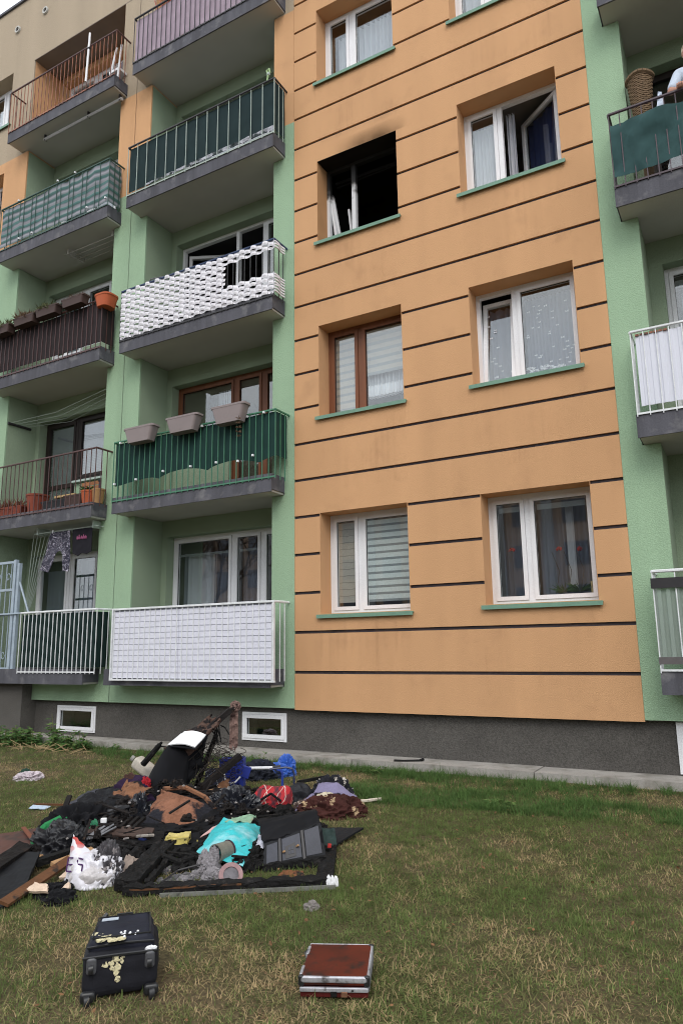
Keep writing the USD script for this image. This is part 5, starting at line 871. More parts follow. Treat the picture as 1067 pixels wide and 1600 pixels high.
t = Ht('lavender_cloth', 'lavender grey garment draped in an arch at the right', 'garment'); LAV = M('cloth_lavender', (.19, .17, .27), .9, .1, 7, .3, 100); t.add('garment', patch([[.82, 1.0, .02], [1.02, 1.16, .14], [1.06, 1.30, .17], [.86, 1.14, .04]], 20, 12, .03, 6, 72, .012), LAV, smooth=True); t.add('garment', patch([[1.0, 1.10, .15], [1.45, 1.0, .06], [1.42, 1.16, .10], [1.05, 1.32, .20]], 28, 14, .035, 6, 73, .012, fn=lambda u, v: .06 * np.sin(u * 3.1)), LAV, smooth=True); t.done()
t = Ht('cream_cloth', 'cream cloth under the lavender garment', 'cloth'); t.add('cloth', lump(1.14, 1.0, .30, .20, .16, 74, .25, 6, 4), M('cloth_cream', (.50, .44, .33), .9, .15, 9, .3, 100), smooth=True); t.done()
t = Ht('brown_blanket', 'dark brown patterned blanket with cream figures at the right', 'blanket'); t.add('blanket', lump(1.18, .86, .58, .34, .17, 75, .26, 6, 5, -.1), M('blanket_brown', (.045, .014, .011), .95, .25, 6, .3, 110, col2=(.38, .27, .16), thr=(.59, .62), vs2=9), smooth=True); t.done()
t = Ht('frayed_rope', 'frayed white cord trailing on the grass at the right end', 'cord'); t.add('cord', tube([[1.38, 1.10, .08], [1.45, 1.18, .05], [1.53, 1.28, .03], [1.60, 1.34, .025], [1.68, 1.38, .02]], .016, 6), M('cord_white', (.55, .48, .40), .9, .2, 14)); t.done()
t = Ht('mixed_scraps', 'small beige, white and dark scraps beside the tartan bag', 'scraps', kind='stuff'); t.add('scraps', [lump(.80 + rr.uniform(-.12, .14), 1.22 + rr.uniform(-.2, .12), .07, .05, .05, 80 + i, .4, 6, 2, rr.uniform(0, 3)) for i in range(9)], M('scraps_mixed', (.10, .07, .06), .9, .6, 16, col2=(.5, .42, .36), thr=(.55, .6), vs2=10)); t.done()
def fluff(cx, cy, w, d, h, seed):
    m = trimesh.creation.icosphere(5); v = np.array(m.vertices); k = 1 + .5 * (meshkit.fbm(v * 2.2 + seed * 3.1, 5, seed) - .5) + .35 * (meshkit.fbm(v * 9 + seed * 1.7, 3, seed + 2) - .5)
    v = v * k[:, None] * [w / 2, d / 2, h]; v[:, 2] = np.maximum(v[:, 2], -.01); return trimesh.Trimesh(v + [cx, cy, 0], m.faces, process=False)
# turquoise bag, metal can, ash, dish
TQ = M('bag_turquoise', (.04, .44, .47), .4, .15, 6, spec=.4, col2=(.34, .58, .62), thr=(.54, .70), vs2=4.5)
t = Ht('turquoise_bag', 'crumpled turquoise plastic bag spread over the front of the heap', 'bag')
t.add('bag', patch([[.13, -.50, .05], [.56, -.74, .05], [.63, .0, .13], [.28, .10, .20]], 46, 60, .028, 5, 81, .006, fn=lambda u, v: .075 * np.sin(u * 3.1) * np.sin(v * 2.8 + .2), fray=.02), TQ, smooth=True)
t.add('torn_neck', patch([[.30, .03, .17], [.52, .0, .17], [.56, .12, .20], [.34, .14, .18]], 16, 8, .04, 9, 82, .005, fray=.12), M('neck_pale_green', (.20, .32, .22), .6, .3, 12, col2=(.35, .18, .12), thr=(.58, .64), vs2=14))
TEAL = M('letter_teal', (.05, .33, .36), .5)
for i in range(4):
    c0 = np.array([.375 + .006 * i, -.30 + .075 * i, .135 + .012 * i + (.012 if i in (1, 2) else 0)]); t.add('letter', tube([c0 + [.030 * math.cos(a), .026 * math.sin(a), .006] for a in np.linspace(0, 6.0 if i else 4.2, 10)], .006, 4), TEAL)
t.add('pink_corner', patch([[.12, -.10, .10], [.24, -.06, .13], [.26, .04, .16], [.20, .02, .14]], 6, 6, .01, 9, 3, .004), M('corner_pink', (.55, .35, .33), .6)); t.done()
t = Ht('metal_can', 'open grey metal pot with a dark rim lying on the turquoise bag', 'pot'); m = trimesh.creation.annulus(.062, .070, .14, sections=28); T = trimesh.geometry.align_vectors([0, 0, 1], [-.55, -.75, .05]); m.apply_transform(T); m.apply_translation([.38, -.58, .11]); t.add('wall', m, M('can_grey', (.20, .20, .17), .45, .2, 9, metal=.4), smooth=40)
m = trimesh.creation.torus(.068, .009, 28, 8); m.apply_transform(T); m.apply_translation(np.array([.38, -.58, .11]) - np.array([-.55, -.75, .05]) * .072); t.add('rim', m, M('rim_dark', (.03, .012, .02), .4)); m = trimesh.creation.cylinder(.064, .006, sections=24); m.apply_transform(T); m.apply_translation([.40, -.55, .11]); t.add('base', m, CHAR); t.done()
t = Ht('ash_clump', 'clump of pale grey ash and melted fluff spilling from the metal pot', 'ash'); t.add('clump', [fluff(*q) for q in ((.31, -.72, .15, .16, .13, 91), (.36, -.86, .16, .16, .09, 92), (.26, -.62, .11, .10, .15, 93), (.42, -.88, .09, .10, .07, 94), (.15, -.84, .10, .08, .035, 95), (.22, -.78, .08, .08, .05, 96), (.33, -.64, .10, .1, .17, 97))], ASHG); t.done()
t = Ht('broken_dish', 'broken pinkish dish beside the ash clump', 'dish'); m = trimesh.creation.annulus(.055, .085, .012, sections=26); m.apply_transform(trimesh.transformations.rotation_matrix(.9, [1, .3, 0])); m.apply_translation([.50, -.92, .055]); t.add('rim', m, M('dish_pink', (.28, .17, .17), .6, .2, 12), smooth=40); m = trimesh.creation.cylinder(.057, .006, sections=20); m.apply_transform(trimesh.transformations.rotation_matrix(.9, [1, .3, 0])); m.apply_translation([.50, -.915, .052]); t.add('bowl', m, M('dish_grey', (.13, .12, .13), .6, .3, 14)); t.done()
# charred frame lying flat
t = Ht('burnt_casement', 'large charred picture or door frame lying flat in front', 'frame')
def beam(p, q, w, h, seed, mat=CHAR):
    m = flat(p, q, w, h); m = trimesh.Trimesh(*trimesh.remesh.subdivide_to_size(m.vertices, m.faces, .045)); v = np.array(m.vertices); return trimesh.Trimesh(v + .022 * (ridge(v * 16, seed, 3) - .5)[:, None] * [0, .5, 1], m.faces, process=False)
t.add('front_bar', beam([-.20, -1.10, .035], [1.20, -1.03, .03], .09, .05, 1), CHAR); t.add('back_bar', beam([-.16, -.25, .02], [.55, -.27, .03], .09, .05, 2), CHAR); t.add('back_bar', beam([.30, -.20, .05], [1.0, -.16, .04], .10, .04, 5), CHARW); t.add('left_bar', beam([-.20, -1.06, .045], [-.14, -.22, .06], .16, .07, 3), CHAR); t.add('right_bar', beam([1.16, -1.02, .03], [1.18, -.30, .03], .12, .05, 4), CHAR)
t.add('inner_bar', beam([-.07, -1.0, .04], [-.02, -.26, .05], .04, .04, 6), CHAR); t.add('pale_edge', flat([.06, -1.160, .015], [1.24, -1.10, .015], .012, .026, (0, 0, 1)), M('edge_grey', (.15, .15, .135), .6, .25, 8, col2=(.05, .05, .045), thr=(.6, .68), vs2=9)); t.add('brown_edge', flat([-.15, -1.135, .045], [.6, -1.10, .052], .01, .012), WOOD)
t.add('wire', tube([[.02, -.95, .03], [.10, -.80, .06], [.26, -.74, .08], [.34, -.84, .05], [.38, -.95, .03]], .007, 5), P_BLACK)
t.add('melted_white', [lump(1.19 + .025 * (i % 3), -1.07 + .03 * (i // 3), .03, .025, .045, 96 + i, .3, 5, 2, 0, .01, .02) for i in range(6)], PAPER); t.done()
t = Ht('black_batten', 'flat black slat lying inside the charred frame', 'slat'); t.add('slat', flat([.06, -.52, .03], [.26, -.36, .05], .06, .012), PANELB); t.done()
t = Ht('frame_scraps', 'small grey scraps lying inside the charred frame', 'scraps', kind='stuff'); t.add('scraps', [lump(rr.uniform(-.05, .3), rr.uniform(-.95, -.4), rr.uniform(.03, .09), .05, .03, 100 + i, .4, 7, 2, rr.uniform(0, 3)) for i in range(26)], M('scraps_grey', (.10, .095, .10), .9, .5, 20, col2=(.3, .27, .25), thr=(.6, .66), vs2=18)); t.done()
# burnt black cabinet with grey panes
t = Ht('burnt_cabinet', 'burnt black cabinet tipped on its back, three grey panes in front', 'cabinet')
A_, Bc, Cc, Dc = np.array([.70, -.66, .02]), np.array([1.16, -.58, .06]), np.array([1.12, -.46, .27]), np.array([.69, -.54, .15])
PN = lambda u, v, d=0: (A_ * (1 - u) + Bc * u) * (1 - v) + (Dc * (1 - u) + Cc * u) * v + np.array([.05, -.9, .3]) * d
t.add('front', patch([PN(0, 0), PN(1, 0), PN(1, 1), PN(0, 1)], 10, 8, .006, 6, 1, .03, fray=.02), PANELB); t.add('body', [patch([PN(0, 1), PN(1, 1), [1.06, -.02, .25], [.58, -.06, .20]], 22, 18, .03, 5, 2, .02, fn=lambda u, v: .03 * np.sin(v * 3), fray=.05), patch([PN(1, 0), [1.14, -.1, .02], [1.06, -.02, .25], PN(1, 1)], 8, 8, .01, 5, 3, .02)], BFAB, smooth=40)
GP = M('pane_grey', (.040, .042, .055), .5, .2, 5, spec=.3, col2=(.02, .02, .022), thr=(.6, .66), vs2=7)
for u0, u1, v0, v1 in ((.05, .23, .10, .88), (.31, .62, .12, .92), (.70, .95, .12, .94)): t.add('pane', patch([PN(u0, v0, .004), PN(u1, v0, .004), PN(u1, v1, .004), PN(u0, v1, .004)], 4, 4, 0, th=.003), GP)
t.add('socket', patch([PN(.36, .16, .009), PN(.53, .20, .009), PN(.53, .66, .009), PN(.36, .60, .009)], 3, 3, 0, th=.004), P_BLACK)
for u, v in ((.41, .3), (.46, .3), (.41, .44), (.46, .44)): t.add('socket_cell', patch([PN(u, v, .012), PN(u + .04, v, .012), PN(u + .04, v + .11, .012), PN(u, v + .11, .012)], 2, 2, 0, th=.003), GP)
for u in (.27, .66): t.add('divider', patch([PN(u - .02, .02, .012), PN(u + .02, .02, .012), PN(u + .02, .98, .012), PN(u - .02, .98, .012)], 2, 4, 0, th=.008), P_BLACK)
t.add('catch', bar(PN(.55, .5, .01), PN(.58, .52, .03), .008, 6), PALEW); t.add('catch', bar(PN(.32, .42, .01), PN(.35, .44, .03), .008, 6), PALEW)
t.add('charred_rim', beam(list(PN(-.02, -.06)), list(PN(1.02, -.10)), .05, .05, 9), CHAR); t.add('scorched_base', patch([[.80, -.90, .02], [1.02, -.86, .02], [1.00, -.78, .03], [.86, -.78, .03]], 10, 8, .02, 8, 6, .01, fray=.12), M('scorched_base', (.15, .06, .025), .8, .4, 14, col2=(.012, .01, .01), thr=(.48, .54), vs2=12)); t.done()
t = Ht('silver_scrap', 'crumpled pale scrap at the left side of the burnt cabinet', 'scrap'); t.add('scrap', patch([[.62, -.42, .10], [.68, -.44, .08], [.68, -.40, .16], [.63, -.38, .18]], 8, 10, .03, 14, 3, .004, fray=.1), M('scrap_silver', (.45, .45, .52), .4, .2, 14)); t.done()
t = Ht('dark_green_box', 'dark green and red crushed carton behind the cabinet corner', 'carton'); t.add('carton', patch([[1.12, -.34, .04], [1.24, -.28, .02], [1.22, -.14, .14], [1.10, -.2, .17]], 10, 10, .03, 7, 5, .03, fray=.06), M('carton_green', (.018, .035, .032), .6, .3, 8)); t.add('flap', moved(rbox(.03, .02, .08, .006), (1.18, -.40, .06), ry=.2), RED); t.done()
t = Ht('black_wedge', 'black triangular sheet pointing to the right on the grass', 'sheet'); P_ = [[1.08, -.36, .03], [1.16, -.30, .02], [1.47, .20, .06], [1.13, .04, .10]]; t.add('sheet', patch(P_, 12, 12, .012, 5, 7, .02), PANELB); t.done()
# single things on the lawn
t = Ht('white_rag', 'white rag with a green scrap alone on the lawn at left', 'rag'); t.add('rag', lump(-2.66, 3.12, .30, .22, .07, 111, .4, 7, 4), M('rag_white', (.50, .44, .47), .9, .25, 10, .4, 70)); t.add('scrap', lump(-2.76, 3.26, .18, .12, .09, 112, .3, 6, 3), M('rag_green', (.02, .05, .035), .9)); t.done()
t = Ht('grey_scrap', 'small grey scrap on the grass in front of the charred frame', 'scrap'); t.add('scrap', lump(1.09, -1.44, .09, .06, .04, 113, .4, 6, 3), M('scrap_ashgrey', (.20, .18, .17), .9, .3, 20)); t.done()
t = Th('dark_lath', 'thin dark lath lying on the concrete strip', 'lath'); t.add('lath', tube([[1.68, -.30, .135], [1.80, -.26, .130], [1.97, -.17, .135], [2.02, -.14, .155]], .018, 5), CHAR); t.done()

# suitcase on its back, wheels towards the viewer
t = Ht('suitcase', 'black soft suitcase on its back, wheels forward, spattered with yellow foam', 'suitcase'); SC = M('suitcase_black', (.009, .009, .013), .75, .3, 8, .5, 130, .002); SCF = M('suitcase_pocket', (.012, .013, .022), .7, .3, 8, .5, 130, .002); W_ = M('wheel_black', (.010, .010, .011), .4, spec=.5); HSG = M('wheel_housing', (.06, .06, .066), .45, spec=.5)
cx, y0, y1 = .195, -2.48, -1.95
_tadd = t.add
def _sadd(pn, m, mat, *a, **k):
    if isinstance(m, list): m = trimesh.util.concatenate(m)
    v, f, _ = arr(m); v = v.copy(); u = np.clip((v[:, 1] + 2.48) / .5, 0, 1) * np.clip((v[:, 2] - .19) / .06, 0, 1); v[:, 0] = cx + (v[:, 0] - cx) * (1 - .14 * u); v[:, 1] = (v[:, 1] + 2.48) * .68; v[:, 0] = cx - .008 + (v[:, 0] - cx) * .94
    x = v[:, 0] - cx; c_, s_ = math.cos(.23), math.sin(.23); return _tadd(pn, trimesh.Trimesh(np.c_[cx + .015 + x * c_ - v[:, 1] * s_, -2.51 + x * s_ + v[:, 1] * c_, v[:, 2]], f, process=False), mat, *a, **k)
t.add = _sadd
def soft(sx, sy, sz, r, seed, a=.012):
    m = rbox(sx, sy, sz, r, 14); m = trimesh.Trimesh(*trimesh.remesh.subdivide_to_size(m.vertices, m.faces, .03)); v = np.array(m.vertices); nrm = v / np.maximum(np.linalg.norm(v, axis=1, keepdims=True), 1e-6); return trimesh.Trimesh(v + nrm * (a * (meshkit.fbm(v * 8 + seed, 3, seed) - .5) * 2)[:, None], m.faces, process=False)
t.add('body', moved(soft(.375, .54, .205, .055, 1, .016), (cx, -2.205, .115)), SC, smooth=60); t.add('front_pocket', moved(soft(.335, .47, .080, .037, 2, .016), (cx, -2.19, .225)), SCF, smooth=60)
t.add('piping', tube([[cx - .185, -2.475, .20], [cx, -2.487, .205], [cx + .185, -2.475, .20]], .007, 6), W_); t.add('piping', tube([[cx - .17, -2.43, .235], [cx, -2.44, .245], [cx + .17, -2.43, .235]], .006, 6), W_)
t.add('zip', tube([[cx - .15, -2.40, .268], [cx - .16, -2.0, .266], [cx + .16, -2.0, .266], [cx + .15, -2.40, .268], [cx - .15, -2.40, .268]], .004, 4), W_)
for sx in (-.140, .150):
    t.add('wheel_housing', moved(rbox(.05, .03, .075, .014), (cx + sx, -2.478, .165)), HSG, smooth=40); w = trimesh.creation.cylinder(.020, .022, sections=16); w.apply_transform(trimesh.transformations.rotation_matrix(math.pi / 2, [0, 1, 0])); w.apply_translation([cx + sx, -2.502, .155]); t.add('wheel', w, W_, smooth=40)
    t.add('wheel_housing', moved(rbox(.075, .05, .05, .016), (cx + sx * 1.08, -2.492, .035)), W_, smooth=40); w = trimesh.creation.cylinder(.026, .026, sections=16); w.apply_transform(trimesh.transformations.rotation_matrix(math.pi / 2, [0, 1, .2])); w.apply_translation([cx + sx * 1.1, -2.525, .022]); t.add('wheel', w, W_, smooth=40)
t.add('handle', tube([[cx - .13, -1.95, .2], [cx - .14, -1.90, .235], [cx - .12, -1.88, .25]], .016, 6), W_); t.add('handle', bx(cx - .05, cx + .05, -1.99, -1.97, .262, .272), W_)
t.add('label_patch', moved(rbox(.10, .05, .006, .002), (cx - .085, -2.06, .268), rx=-.05), M('label_pale', (.42, .46, .52), .6)); YF_ = M('foam_yellow', (.58, .52, .33), .9, .25, 20, .5, 80, col2=(.10, .09, .06), thr=(.55, .62), vs2=60)
for i in range(24):
    q = rr.random(); t.add('foam_spatter', moved(lump(0, 0, rr.uniform(.012, .045), rr.uniform(.012, .06), .003, 120 + i, .55, 7, 3, rr.uniform(-.4, .9), .002), (cx - .135 + .12 * q + rr.uniform(-.02, .02), -2.33 - .13 * q + rr.uniform(-.035, .035), .262)), YF_)
for i in range(20):
    q = rr.random(); t.add('foam_spatter', moved(lump(0, 0, rr.uniform(.007, .026), rr.uniform(.008, .026), .003, 160 + i, .55, 7, 2, rr.uniform(0, 3), .002), (cx - .012 + rr.gauss(0, .012) - .07 * max(0, q - .85) * 6, -2.481, .19 - .12 * q + (.09 * (q > .85))), rx=math.pi / 2), YF_)
for i in range(9): t.add('foam_spatter', moved(lump(0, 0, .012, .02, .005, 160 + i, .35, 6, 2, 0, .002), (cx + rr.uniform(-.02, .12), -2.36 + rr.uniform(-.06, .04), .265)), PAPER)
t.add('foam_spatter', moved(lump(0, 0, .05, .03, .012, 170, .35, 6, 3, 0, .002), (cx + .155, -2.45, .205)), PAPER); t.done()
# brown hard case with aluminium edges
t = Ht('hard_case', 'small red brown hard case with aluminium edges on the grass', 'case'); CT = M('case_red', (.075, .010, .0035), .5, .4, 6, spec=.3, col2=(.010, .007, .006), thr=(.50, .62), vs2=7); AL = M('aluminium', (.40, .40, .43), .45, .2, 10, metal=.5, col2=(.10, .09, .09), thr=(.56, .66), vs2=14)
ca = -.10; 
def R_(m):
    m = m.copy(); m.apply_scale([1.0, .76, .80]); return moved(m, (1.262, -2.385, 0), rz=ca)
t.add('lid', R_(moved(rbox(.325, .47, .05, .006), (0, 0, .098))), CT, smooth=30); t.add('base', R_(moved(rbox(.325, .47, .055, .006), (0, .0, .035))), M('case_base', (.07, .010, .010), .4, .3, 6), smooth=30)
for z_ in (.098,): t.add('edge', R_(moved(rbox(.34, .022, .036, .010), (0, -.234, .106))), AL, smooth=40); t.add('edge', R_(moved(rbox(.016, .45, .05, .006), (.161, .0, z_))), AL, smooth=40); t.add('edge', R_(moved(rbox(.016, .12, .056, .006), (-.162, .14, z_))), AL, smooth=40); t.add('edge', R_(moved(rbox(.016, .12, .056, .006), (-.162, -.15, z_))), AL, smooth=40); t.add('edge', R_(moved(rbox(.33, .012, .054, .005), (0, .234, z_))), AL)
t.add('base_edge', R_(moved(rbox(.33, .02, .026, .006), (0, -.236, .052))), AL, smooth=40); t.add('base_edge', R_(moved(rbox(.02, .45, .03, .006), (.160, 0, .05))), M('alu_dull', (.16, .16, .17), .5, metal=.5))
for x, y in ((.158, -.230), (-.158, -.230), (.158, .225)): t.add('corner', R_(moved(rbox(.03, .03, .062, .012), (x, y, .098))), W_, smooth=40)
t.add('rivet', R_(moved(trimesh.creation.icosphere(2, .006), (.09, -.247, .052))), W_); t.add('clasp', R_(moved(rbox(.03, .01, .03, .004), (0.0, -.246, .03))), CHAR); t.add('clasp', R_(moved(rbox(.03, .01, .03, .004), (.05, -.246, .03))), M('clasp_brass', (.2, .1, .06), .5, metal=.4)); t.add('hinge', R_(tube([[-.165, .1, .06], [-.18, .13, .11], [-.165, .15, .12]], .006, 5)), W_); t.done()

# ------------------------------------------------------------------ lawn grass, taller grass, weeds
def blade(L, w, lean, az, ox, oy, nseg=3, curl=.9):
    V, F = [], []; d = np.array([math.cos(az), math.sin(az)]); s = np.array([-d[1], d[0]])
    for k in range(nseg + 1):
        u = k / nseg; a = lean * (1 + curl * u); hx = L * u * math.sin(min(a, 1.5)); hz = L * u * math.cos(min(a, 1.5)); ww = w * (1 - u * .92)
        V += [[ox + d[0] * hx + s[0] * ww, oy + d[1] * hx + s[1] * ww, hz], [ox + d[0] * hx - s[0] * ww, oy + d[1] * hx - s[1] * ww, hz]]
        if k: b = 2 * k; F += [[b - 2, b - 1, b + 1], [b - 2, b + 1, b]]
    return V, F
def tuft(n, L, w, spread, lean, rng):
    V, F = [], []
    for i in range(n):
        v, f = blade(L * rng.uniform(.45, 1.1), w * rng.uniform(.7, 1.2), rng.uniform(*lean), rng.uniform(0, 6.283), rng.gauss(0, spread), rng.gauss(0, spread), 2 if L < .09 else 3)
        F += [[a + len(V) for a in t_] for t_ in f]; V += v
    return trimesh.Trimesh(V, F, process=False)
def grassm(name, c, tr=.35):
    c = np.array(c); return usdkit.material(stage, LK + name, {'o': ('geometry', {}), 'wn': ('noise_texture', {'scale': 9.0, 'detail': 3.0}), 'r': ('rgb_ramp', {'ramp': [(.3, tuple(c * .85)), (.7, tuple(c * 1.75))]}), 'd': ('principled_bsdf', {'roughness': .75, 'specular_ior_level': .2}), 't': ('translucent_bsdf', {}), 'm': ('mix_closure', {'fac': tr})},
        [('o.position', 'wn.vector'), ('wn.fac', 'r.fac'), ('r.color', 'd.base_color'), ('r.color', 't.color'), ('d.BSDF', 'm.closure1'), ('t.BSDF', 'm.closure2')], surface='m.closure')
GM = [grassm('grass_green', (.088, .120, .036)), grassm('grass_dull', (.140, .145, .055)), grassm('grass_straw', (.29, .215, .115), .2), grassm('grass_brown', (.15, .095, .055), .2), grassm('grass_deep', (.060, .108, .030))]
gr = random.Random(21); protos = []
for mi, (n, L, w, sp, lean) in ((0, (15, .045, .0030, .030, (.1, 1.1))), (0, (13, .058, .0032, .034, (.1, 1.2))), (1, (15, .05, .0030, .034, (.3, 1.4))), (1, (13, .065, .0030, .036, (.4, 1.5))), (2, (13, .048, .0026, .036, (.4, 1.4))), (2, (11, .062, .0026, .036, (.1, 1.2))), (3, (12, .06, .0030, .036, (.8, 1.5))), (4, (18, .11, .0036, .030, (.1, .9))), (4, (15, .18, .0040, .030, (.1, .8)))):
    protos.append((tuft(n, L, w, sp, lean, gr), GM[mi]))
def instancer(name, pts, idx, scl, label, cat, pr):
    I = UsdGeom.PointInstancer.Define(stage, '/World/' + name); rel = I.CreatePrototypesRel()
    for k, (m, mt) in enumerate(pr):
        p = f'/World/{name}/tuft' + (f'_{k:03d}' if k else ''); put(p, m, mt, False, np.zeros(3)); rel.AddTarget(p)
    N = len(pts); I.CreateProtoIndicesAttr(Vt.IntArray.FromNumpy(np.array(idx, np.int32))); I.CreatePositionsAttr(Vt.Vec3fArray.FromNumpy(np.array(pts, np.float32)))
    rs = np.random.RandomState(3); a = rs.uniform(0, 2 * math.pi, N); q = np.zeros((N, 4)); q[:, 0] = np.sin(a / 2) * 0; 
    I.CreateOrientationsAttr(Vt.QuathArray([Gf.Quath(float(math.cos(t_ / 2)), 0.0, 0.0, float(math.sin(t_ / 2))) for t_ in a]))
    I.CreateScalesAttr(Vt.Vec3fArray.FromNumpy(np.array(scl, np.float32)))
    for k, v in (('label', label), ('category', cat), ('kind', 'stuff')): I.GetPrim().SetCustomDataByKey(k, v)
rs = np.random.RandomState(8)
campos = np.array([5.768, -8.777])
def in_view(x, y):
    dx, dy = x - campos[0], y - campos[1]; d = dx * -.492 + dy * .870; s = dx * .870 + dy * .492; return (d > 2.6) & (np.abs(s) < d * .56 + .35)
NP = 150000
X = rs.uniform(-9, 8, NP); Y = rs.uniform(-8, -.36, NP); dd = np.hypot(X - campos[0], Y - campos[1])
ok = in_view(X, Y) & (rs.uniform(0, 1, NP) < np.clip(1.25 - dd * .085, .35, 1))
X, Y, dd = X[ok], Y[ok], dd[ok]
lx = (X - OX) * CA + (Y - OY) * SA; ly = -(X - OX) * SA + (Y - OY) * CA      # along the heap, away
bare = (np.abs(lx - .195) < .18) & (np.abs(ly + 2.2) < .26) | (np.abs(lx - 1.275) < .155) & (np.abs(ly + 2.3) < .225)
bare |= ((lx + .25) / .85) ** 2 + ((ly - .85) / 1.0) ** 2 < 1
bare |= (np.abs(lx - .92) < .26) & (np.abs(ly + .33) < .32) | (np.abs(lx - .36) < .17) & (np.abs(ly + .35) < .42) | ((lx + .98) ** 2 + (ly - .3) ** 2 < .16) | ((lx - 1.15) ** 2 + (ly - 1.1) ** 2 < .09) | ((lx + .5) ** 2 + (ly + .83) ** 2 < .022)
bare |= (np.abs(lx + 1.12) < .2) & (np.abs(ly + .9) < .4)
X, Y, dd, lx, ly = X[~bare], Y[~bare], dd[~bare], lx[~bare], ly[~bare]
P3 = np.stack([X, Y, X * 0], -1); n1 = meshkit.fbm(P3 * .9 + 3, 4, 41); n2 = meshkit.fbm(P3 * 2.6, 3, 43); n3 = rs.uniform(0, 1, len(X))
near = np.clip((Y + 1.25) / .8, 0, 1)
band = np.exp(-((Y + 1.55 - .1 * (X - 3)) / .35) ** 2) * (X > 1.6)                  # greener strip parallel to the wall, right half
g = (n1 - .5) * 2.2 + (n2 - .5) * 2.2 + near * .5 + band * .5 - .04 + (rs.uniform(0, 1, len(X)) - .5) * 1.9 - np.exp(-((Y + .95) / .22) ** 2) * .55
idx = np.where(g > .45, np.where(n3 > .5, 0, 7), np.where(g > .05, np.where(n3 > .5, 0, 1), np.where(g > -.42, np.where(n3 > .45, 2, 3), np.where(n3 > .62, 4, np.where(n3 > .38, 5, 6)))))
tall = (near > .55) & (rs.uniform(0, 1, len(X)) < .35) & (n2 > .42); idx = np.where(tall, 8, idx); idx = np.where((band > .5) & (n2 > .55) & (n3 > .7), 8, idx)
idx = np.where((idx == 7) & (near + band < .3), 1, idx)
sc = rs.uniform(.7, 1.25, len(X)) * np.where(idx == 8, .8, 1); Z = gz(X, Y) + .03 * (meshkit.fbm(np.stack([X * 1.7, Y * 1.7, X * 0], -1), 4, 3) - .5) - .006
instancer('lawn_grass', np.stack([X, Y, Z], -1), idx, np.stack([sc, sc, sc * rs.uniform(.7, 1.15, len(X))], -1), 'short dry and green mown grass covering the lawn', 'grass', protos)
# weeds by the terrace block and along the kerb
def leafm(o, d, L, w, rng):
    d = d / np.linalg.norm(d); s = np.cross(d, [0, 0, 1.0]); s /= np.linalg.norm(s) + 1e-9; u = np.cross(s, d); o = np.array(o)
    V = [o, o + d * L * .35 + s * w - u * w * .15, o + d * L * .75 + s * w * .7 - u * L * .08, o + d * L - u * L * .2, o + d * L * .75 - s * w * .7 - u * L * .08, o + d * L * .35 - s * w - u * w * .15, o + d * L * .5 + u * w * .18]
    return V, [[0, 1, 6], [1, 2, 6], [2, 3, 6], [3, 4, 6], [4, 5, 6], [5, 0, 6]]
def weed(name, label, cx, cy, rx, ry, h, n, L, mats, rng):
    t = Th(name, label, 'weeds'); LV = [[], []]; LF = [[], []]; stems = []
    for i in range(n):
        a, r = rng.uniform(0, 6.283), math.sqrt(rng.random()); x, y = cx + rx * r * math.cos(a), cy + ry * r * math.sin(a); hh = h * rng.uniform(.35, 1) * (1 - .5 * r * r); z0 = float(gz(x, y)) - .01; lx_, ly_ = rng.uniform(-.06, .06), rng.uniform(-.06, .06)
        stems.append(tube([[x, y, z0], [x + lx_ * .5, y + ly_ * .5, z0 + hh * .5], [x + lx_, y + ly_, z0 + hh]], .0035, 4))
        for k in range(rng.randint(6, 10)):
            u = rng.uniform(.3, 1); a2 = rng.uniform(0, 6.283); g_ = 0 if rng.random() < .7 else 1
            v, f = leafm([x + lx_ * u, y + ly_ * u, z0 + hh * u], np.array([math.cos(a2), math.sin(a2), rng.uniform(-.25, .5)]), L * rng.uniform(.6, 1.25), L * rng.uniform(.24, .36), rng)
            LF[g_] += [[b + len(LV[g_]) for b in q] for q in f]; LV[g_] += v
    t.add('stems', stems, GM[1], kind='stuff')
    for g_ in (0, 1): t.add('leaves', trimesh.Trimesh(LV[g_], LF[g_], process=False), mats[g_], kind='stuff')
    t.done()
WG = grassm('weed_green', (.05, .105, .028), .3); WL = grassm('weed_light', (.10, .155, .045), .3); wr = random.Random(4)
weed('nettle_clump', 'large clump of green weeds in front of the terrace block', -5.35, -.62, .75, .24, .40, 75, .095, (WG, WL), wr)
weed('nettle_clump', 'sprawling green weeds under the left cellar window', -3.95, -.62, .55, .20, .34, 52, .085, (WG, WL), wr)
weed('nettle_clump', 'tall leafy weed standing before the left cellar window', -4.35, -.50, .14, .08, .62, 9, .11, (WG, WL), wr)
weed('weed_plant', 'small weed on the pavement edge left of the burnt chair', -3.05, -.48, .12, .06, .14, 6, .06, (WG, WL), wr)
weed('weed_plant', 'small upright weed in front of the right cellar window', -.2, -.62, .08, .05, .24, 4, .05, (WG, WL), wr)
weed('weed_plant', 'weed growing against the pavement near its dark lath', 1.6, -.60, .18, .06, .13, 9, .05, (WG, WL), wr)
weed('weed_plant', 'broad leaved weed in the green band of grass at right', 3.4, -1.6, .20, .15, .08, 12, .07, (WL, WG), wr)
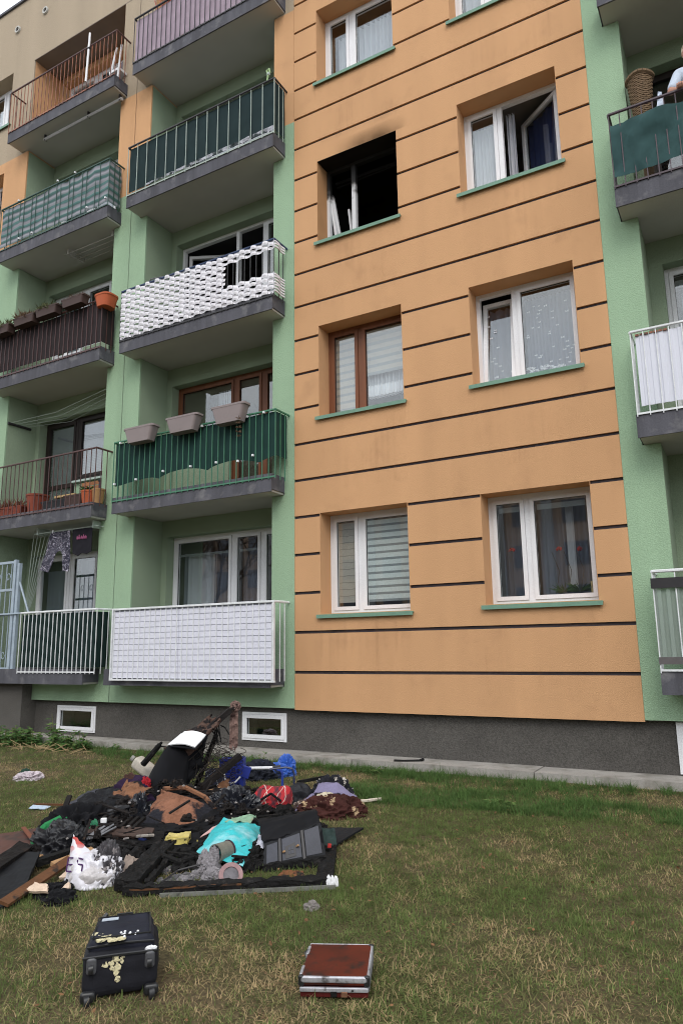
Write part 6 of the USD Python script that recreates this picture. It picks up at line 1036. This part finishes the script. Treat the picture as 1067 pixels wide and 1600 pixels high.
t = Th('fallen_stalks', 'pale dead stalks lying before the left weeds', 'stalks', kind='stuff'); t.add('fallen_stalks', [bar([wr.uniform(-5.6, -3.2), wr.uniform(-1.2, -.75), .03], [wr.uniform(-5.6, -3.2) * 0 + 0, 0, 0], .004, 4) for _ in range(0)] + [(lambda x, y, a, L: bar([x, y, float(gz(x, y)) + .03], [x + L * math.cos(a), y + L * .5 * math.sin(a), float(gz(x, y)) + wr.uniform(.02, .12)], .005, 4))(wr.uniform(-5.6, -3.2), wr.uniform(-1.1, -.75), wr.uniform(0, 6.28), wr.uniform(.15, .4)) for _ in range(60)], GM[2]); t.done()

# fallen leaves and crumbs on the lawn
LM = M('leaf_litter', (.16, .085, .04), .9, .5, 30); lv = random.Random(9); LVv, LFf = [], []
for i in range(420):
    x, y = lv.uniform(-4, 6.5), lv.uniform(-6.5, -.6); v, f = leafm([x, y, float(gz(x, y)) + lv.uniform(.015, .035)], np.array([lv.uniform(-1, 1), lv.uniform(-1, 1), lv.uniform(-.2, .5)]), lv.uniform(.02, .045), lv.uniform(.006, .014), lv); LFf += [[b + len(LVv) for b in q] for q in f]; LVv += v
t = Th('fallen_leaves', 'small brown fallen leaves scattered over the lawn', 'leaves', kind='stuff'); t.add('fallen_leaves', trimesh.Trimesh(LVv, LFf, process=False), LM); t.done()

# ------------------------------------------------------------------ what stands across the lawn and shows in the window panes
t = Th('opposite_block', 'brown and grey apartment block across the lawn, mirrored in the panes', 'building'); OB = M('opposite_render', (.22, .16, .12), .95, .1, .4); OG = M('opposite_grey', (.20, .20, .20), .95); OW = M('opposite_window', (.02, .022, .03), .25, spec=.6)
t.add('wall', bx(-46, 34, -50, -38, -1, 12.2), OB); t.add('roof', bx(-46.3, 34.3, -50.3, -37.7, 12.2, 12.5), OG)
for i in range(24):
    for k in range(4):
        x = -44 + 3.3 * i; t.add('window', bx(x, x + 1.5, -37.99, -37.93, 1.1 + 2.8 * k, 2.6 + 2.8 * k), OW)
    t.add('pier', bx(-44 + 3.3 * i + 2.0, -44 + 3.3 * i + 2.7, -38, -37.8, -1, 12.19), OG)
t.done()
def tree(x, y, h, seed, label):
    t = Th('bare_tree', label, 'tree'); r = random.Random(seed); z0 = float(gz(x, max(y, -13))); t.add('trunk', bar([x, y, z0 - .2], [x, y, z0 + h * .3], h * .022, 8, h * .016), STEM); br = []
    def grow(p, d, L, w, n):
        q = p + d * L; br.append(bar(p, q, w, 4, w * .7))
        if n:
            for _ in range(3 if n > 1 else 4): e = d + np.array([r.gauss(0, .5), r.gauss(0, .5), r.gauss(.12, .35)]); grow(q, e / np.linalg.norm(e), L * r.uniform(.6, .85), w * .62, n - 1)
    for _ in range(4): e = np.array([r.gauss(0, .5), r.gauss(0, .5), 1.0]); grow(np.array([x, y, z0 + h * .28]), e / np.linalg.norm(e), h * .22, h * .012, 4)
    t.add('crown', br, STEM); t.done()
tree(-16, -15, 9, 3, 'taller bare tree across the lawn, mirrored in the white balcony window'); tree(-24, -19, 8, 5, 'smaller bare tree behind the taller one across the lawn')
